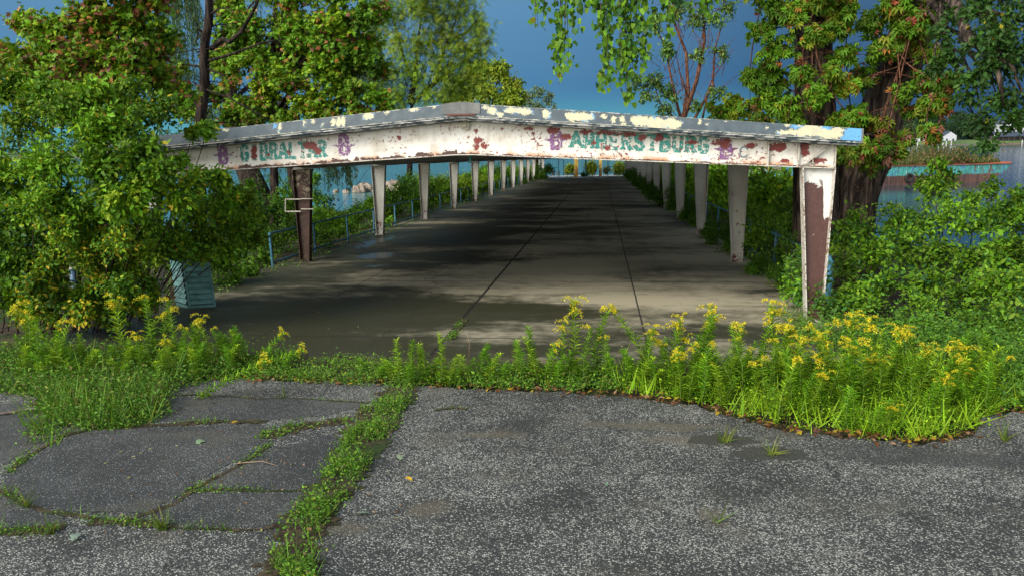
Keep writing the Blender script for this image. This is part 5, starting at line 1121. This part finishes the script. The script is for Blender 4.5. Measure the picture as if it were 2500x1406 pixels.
MB().hexa([fq(.1, .1, .5), fq(FL_-.1, .1, .5), fq(FL_-.1, 3.9, .5), fq(.1, 3.9, .5), fq(.1, .1, 1.15), fq(FL_-.1, .1, 1.15), fq(FL_-.1, 3.9, 1.15), fq(.1, 3.9, 1.15)]).build('side_panel', mottled('pale_teal', (.20, .42, .38), (.12, .3, .42), .8), wf_)
yr = MB()
for z in (1.35, 1.6, 1.85): yr.tube([fq(.1, .3, z), fq(FL_-.2, .3, z)], .045, 5)
for a in np.arange(.2, FL_, 1.75): yr.tube([fq(a, .3, 1.1), fq(a, .3, 1.9)], .05, 5)
yr.build('railing', YEL, wf_)

ROCK = mottled('rock', (.30, .25, .19), (.12, .09, .07), 3, .9, .1)
for i, (px, py, w) in enumerate(((878, 470, 1.0), (892, 468, 1.2), (918, 471, .5), (940, 464, 1.1), (958, 466, 1.5), (975, 468, 1.1), (985, 472, .8), (845, 472, .5), (820, 470, .4), (950, 474, .8))):
    v = ray(px, py); t_ = (H-WATER)/-v[2]; p = np.array([CX, 0, H]) + v*t_; rb = MB(); ns = 9; R_ = []
    for a_ in range(6):
        for b_ in range(ns):
            th = 2*math.pi*b_/ns; ph = math.pi*a_/5; rr = w*rnd.uniform(.75, 1.1); rb.v.append((p[0]+rr*math.sin(ph)*math.cos(th), p[1]+rr*math.sin(ph)*math.sin(th)*.8, WATER+.25*w+rr*.62*math.cos(ph)))
    for a_ in range(5):
        for b_ in range(ns): rb.f.append((a_*ns+b_, (a_+1)*ns+b_, (a_+1)*ns+(b_+1) % ns, a_*ns+(b_+1) % ns))
    o = rb.build('rock', ROCK); tag(o, 'tan boulder breaking the water surface beyond the left railing', 'rock', 'boulders in the water beyond the left railing')

def tall(px, Y, h, r, m, name, label, cat, ytop=None):
    x = W(px, 420, Y)[0]; z = gz(Y); o = MB().tube([(x, Y, z-.3), (x, Y, z+h)], r, 8).build(name, m); return tag(o, label, cat)
YP = mottled('pillar_yellow', (.50, .36, .07), (.34, .16, .05), 1.6)
for px, Y, w, lab in ((1407, 106.6, .27, 'peeling yellow and orange pillar left of centre at the far end of the pier'), (1466, 108, .2, 'yellow pillar right of centre at the far end of the pier')):
    x = W(px, 420, Y)[0]; z = gz(Y); pr = empty('pillar', (x, Y, z), lab, 'pillar')
    MB().box(x-w, x+w, Y-.3, Y+.3, z-.2, z+3.2).build('shaft', YP, pr); MB().box(x-w-.08, x+w+.08, Y-.38, Y+.38, z+3.2, z+3.35).build('cap', YP, pr)
tall(1430, 104.6, 3.0, .10, RAILT, 'steel_post', 'dark teal steel post standing between the two yellow pillars', 'post')
for x0, x1, lab in ((1347, 1373, 'teal pipe gate with rounded corner at the far left end of the deck'), (1484, 1530, 'teal pipe gate hung across the far right end of the deck')):
    Y = 103.8; a = W(x0, 420, Y)[0]; b = W(x1, 420, Y)[0]; z = gz(Y); g = empty('pipe_gate', (a, Y, z), lab, 'gate')
    if x0 < 1400:
        MB().tube([(b-.5, Y, z+3.0), (b-.5, Y, z)], .05, 6).build('post', RAILT, g)
        MB().tube([(a-1.4, Y+.1, z+2.35), (b-.1, Y+.1, z+2.35), (b+.15, Y+.1, z+2.1), (b+.15, Y+.1, z+.1)], .045, 6).build('frame', RAILT, g)
        MB().tube([(a-1.4, Y+.1, z+1.25), (b-.5, Y+.1, z+1.25)], .035, 6).build('rail', RAILT, g)
    else:
        MB().tube([(a, Y, z+3.0), (a, Y, z)], .05, 6).build('post', RAILT, g); MB().tube([(a, Y, z+1.25), (b, Y, z+1.25)], .045, 6).build('rail', RAILT, g)
DOCK = mottled('dock_concrete', (.36, .36, .33), (.22, .22, .2), 1.5, .8)
tag(MB().box(-9, 9, 108.6, 113, WATER-1, -1.95).build('dock_apron', DOCK), kind='structure')
for px in (1350, 1362, 1503, 1514):
    x = W(px, 420, 111)[0]; tag(MB().tube([(x, 112, -2.0), (x, 112, -1.4)], .2, 8).tube([(x, 112, -1.42), (x, 112, -1.3)], .28, 8).build('mooring_bollard', simple('bollard_dark', (.03, .04, .05)) if 'bollard_dark' not in bpy.data.materials else bpy.data.materials['bollard_dark']), 'dark mooring bollard on the dock apron beyond the pier deck', 'bollard', 'mooring bollards on the dock apron')
for i, (px, Y, rp, kd, lab) in enumerate(((1444, 107.2, 19, 1, 'feathery yellow-green bush between the yellow pillars'), (1512, 106.5, 18, 1, 'yellow-green bush at the far right corner of the deck'), (1392, 107.4, 12, 1, 'small weedy clump at the foot of the left yellow pillar'), (1385, 108, 7, 0, 'straw-coloured weeds left of the yellow pillars'), (1482, 107.6, 8, 0, 'low weeds by the right-hand gate post'), (1428, 104.9, 11, 2, 'dark low bush round the steel post'))):
    c = W(px, 421 - (rp*.5 if kd < 2 else -6), Y); r_ = rp/F*Y
    shrub('end_bush', lab, [(c, np.array([r_, r_*.6, r_*(1.05 if kd < 2 else .35)]))], 'ovate', .22, YG if kd == 1 else [(.16, .15, .05, 2), (.1, .12, .03, 1)] if kd == 0 else [(*GD, 1), (*GR, 1)], ntw=60, npt=9, base=(c[0], c[1], gz(Y)), cat='bush', upw=0) if False else shrub('end_bush', lab, [(c, np.array([r_, r_*.6, r_*(1.05 if kd < 2 else .35)]))], 'ovate', .22, YG if kd == 1 else [(.16, .15, .05, 2), (.1, .12, .03, 1)] if kd == 0 else [(*GD, 1), (*GR, 1)], ntw=60, npt=9, base=(c[0], c[1], gz(Y)), cat='bush')

# ------------------------------------------------------------ far shore
SY = 540
xs = np.linspace(-1400, 1400, 141); ys = np.array([SY-8, SY-1, SY+1, SY+12, SY+40, SY+90, SY+400])
tag(gridmesh('far_shore', xs, ys, lambda X, Y: WATER + np.where(Y < SY, -2, np.where(Y < SY+5, 1.6, np.where(Y < SY+60, 2.6, 4.0))) + .5*np.sin(X*.03), SHORE), kind='structure')
tp = []
FT = [[(.03, .075, .03, 2), (.05, .10, .035, 2), (.02, .05, .025, 2)], [(.06, .11, .04, 2), (.09, .14, .05, 1), (.03, .06, .03, 2)]]
for j in range(3):
    r = empty('shore_tree', (0, 0, 0), 'x', 'tree'); lv = Leaves(); tm = MB().tube([(0, 0, -1), (0, 0, 9)], [.6, .3], 6)
    for k in range(11):
        c = (rnd.uniform(-5, 5), rnd.uniform(-4, 4), rnd.uniform(5, 17)); tm.tube([(0, 0, 5), c], [.25, .06], 4); clump(lv, None, c, 4.2, 44, 5, 1.25, FT[j % 2], .2, .05)
    tm.build('trunk', BARKD, r); lv.build('crown', 'ovate', r); tp.append(r)
for i in range(34):
    X = 165 + i*5.2 + rnd.uniform(-2, 2); Y = SY + rnd.uniform(45, 80); s = rnd.uniform(.75, 1.15)*(1.15 if 190 < X < 262 else .85)
    put(tp[i % 3], i, (X, Y, WATER+2.2), rnd.uniform(0, 6.28), s, 'hazy green tree in the row on the far river bank behind the barge', 'trees on the far river bank')
wood = Leaves(); n = 26000; X = rng.uniform(-1300, 1300, n); X = X[(X < 150) | (X > 360)]; n = len(X); Z = WATER + 2 + rng.uniform(0, 1, n)**.8*(15 + 4*np.sin(X*.05) + 3*np.sin(X*.17)); Y = SY + 70 + rng.uniform(-12, 12, n)
wood.add(np.stack([X, Y, Z], 1), rng.normal(0, 1, (n, 3)), 3.2, pal(FT[0], n)); tag(wood.build('far_wood', 'ovate'), 'continuous dark green wood along the distant bank', 'wood', kind='stuff')
HW = simple('house_white', (.40, .42, .45), .7); HR = simple('house_roof', (.035, .05, .075), .8); GLS = simple('window_glass', (.03, .04, .05), .15); HD = mottled('boathouse_wood', (.07, .055, .055), (.04, .035, .035), .5)
def house(px, py, w, h, dep, wall, label, rh=3.2, gable_front=True, floors=2, Y=SY+22):
    x = W(px, py, Y)[0]; z = WATER + 1.9; r = empty('house', (x, Y, z), label, 'house')
    MB().box(x-w/2, x+w/2, Y, Y+dep, z-.8, z+h).build('wall', wall, r); rf = MB(); o_ = .5
    if gable_front:
        rf.add([(x-w/2-o_, Y-o_, z+h), (x, Y-o_, z+h+rh), (x+w/2+o_, Y-o_, z+h), (x-w/2-o_, Y+dep, z+h), (x, Y+dep, z+h+rh), (x+w/2+o_, Y+dep, z+h)], [(0, 1, 4, 3), (1, 2, 5, 4)])
        MB().add([(x-w/2, Y+.01, z+h+.01), (x+w/2, Y+.01, z+h+.01), (x, Y+.01, z+h+rh-.3), (x-w/2, Y+.3, z+h+.01), (x+w/2, Y+.3, z+h+.01), (x, Y+.3, z+h+rh-.3)], [(0, 1, 2), (5, 4, 3), (1, 4, 5, 2), (0, 2, 5, 3)]).build('gable', wall, r)
    else:
        rf.add([(x-w/2-o_, Y-o_, z+h), (x+w/2+o_, Y-o_, z+h), (x+w/2-1.5, Y+dep/2, z+h+rh), (x-w/2+1.5, Y+dep/2, z+h+rh), (x-w/2-o_, Y+dep, z+h), (x+w/2+o_, Y+dep, z+h)], [(0, 1, 2, 3), (1, 5, 2), (5, 4, 3, 2), (4, 0, 3)])
    rf.build('roof', HR, r); nw = max(2, int(w/3.2))
    for f in range(floors):
        for i in range(nw):
            wx = x - w/2 + (i+.5)*w/nw; wz = z + .9 + f*3.1
            if wz + 1.4 < z+h: MB().box(wx-.6, wx+.6, Y-.06, Y-.003, wz, wz+1.4).build('window', GLS, r)
    return r
house(2190, 335, 9, 4.6, 9, HW, 'small white house with grey gabled roof on the far bank, farthest left', 2.8)
house(2232, 335, 14, 3.6, 9, HW, 'long low white house on the far lawn behind the white posts', 2.4, False)
house(2320, 335, 8, 4.4, 9, HW, 'white gabled cottage half hidden by trees on the far bank', 3.0, True, 1)
house(2478, 330, 17, 11.5, 10, HW, 'large white two-storey house with dark roof at the right edge across the water', 3.6, False, 3)
house(2500, 330, 7, 12.5, 8, HW, 'white gabled wing of the large house at the right picture edge', 3.4, True, 3, SY+19)
x = W(2478, 345, SY+4)[0]; z = WATER; r = empty('boathouse', (x, SY+4, z), 'dark timber boathouse at the water below the large white house', 'boathouse')
MB().box(x-11, x+12, SY+6, SY+14, z-.5, z+5.6).build('wall', HD, r); MB().add([(x-13, SY+1, z+5.0), (x+14, SY+1, z+5.0), (x+12, SY+14, z+8.2), (x-10, SY+14, z+8.2)], [(0, 1, 2, 3)]).build('roof', HR, r)
MB().box(x-16, x+20, SY-2, SY+5, z-1, z+.9).build('deck', mottled('boat_deck', (.16, .10, .08), (.08, .06, .05), .5), r)
for i in range(8): MB().tube([(x-12+i*3.4, SY+1.2, z+.9), (x-12+i*3.4, SY+1.2, z+5)], .15, 5).build('post', HD, r)
for px in (2272, 2282, 2292, 2302, 2310, 2322, 2240, 2495):
    x = W(px, 355, SY-3)[0]; tag(MB().tube([(x, SY-3, WATER-1), (x, SY-3, WATER+2.6)], .3, 8).tube([(x, SY-3, WATER+2.6), (x, SY-3, WATER+2.9)], [.34, .1], 8).build('dock_post', HW), 'white mooring post in the water at the far lawn bank', 'post', 'white mooring posts at the far bank')
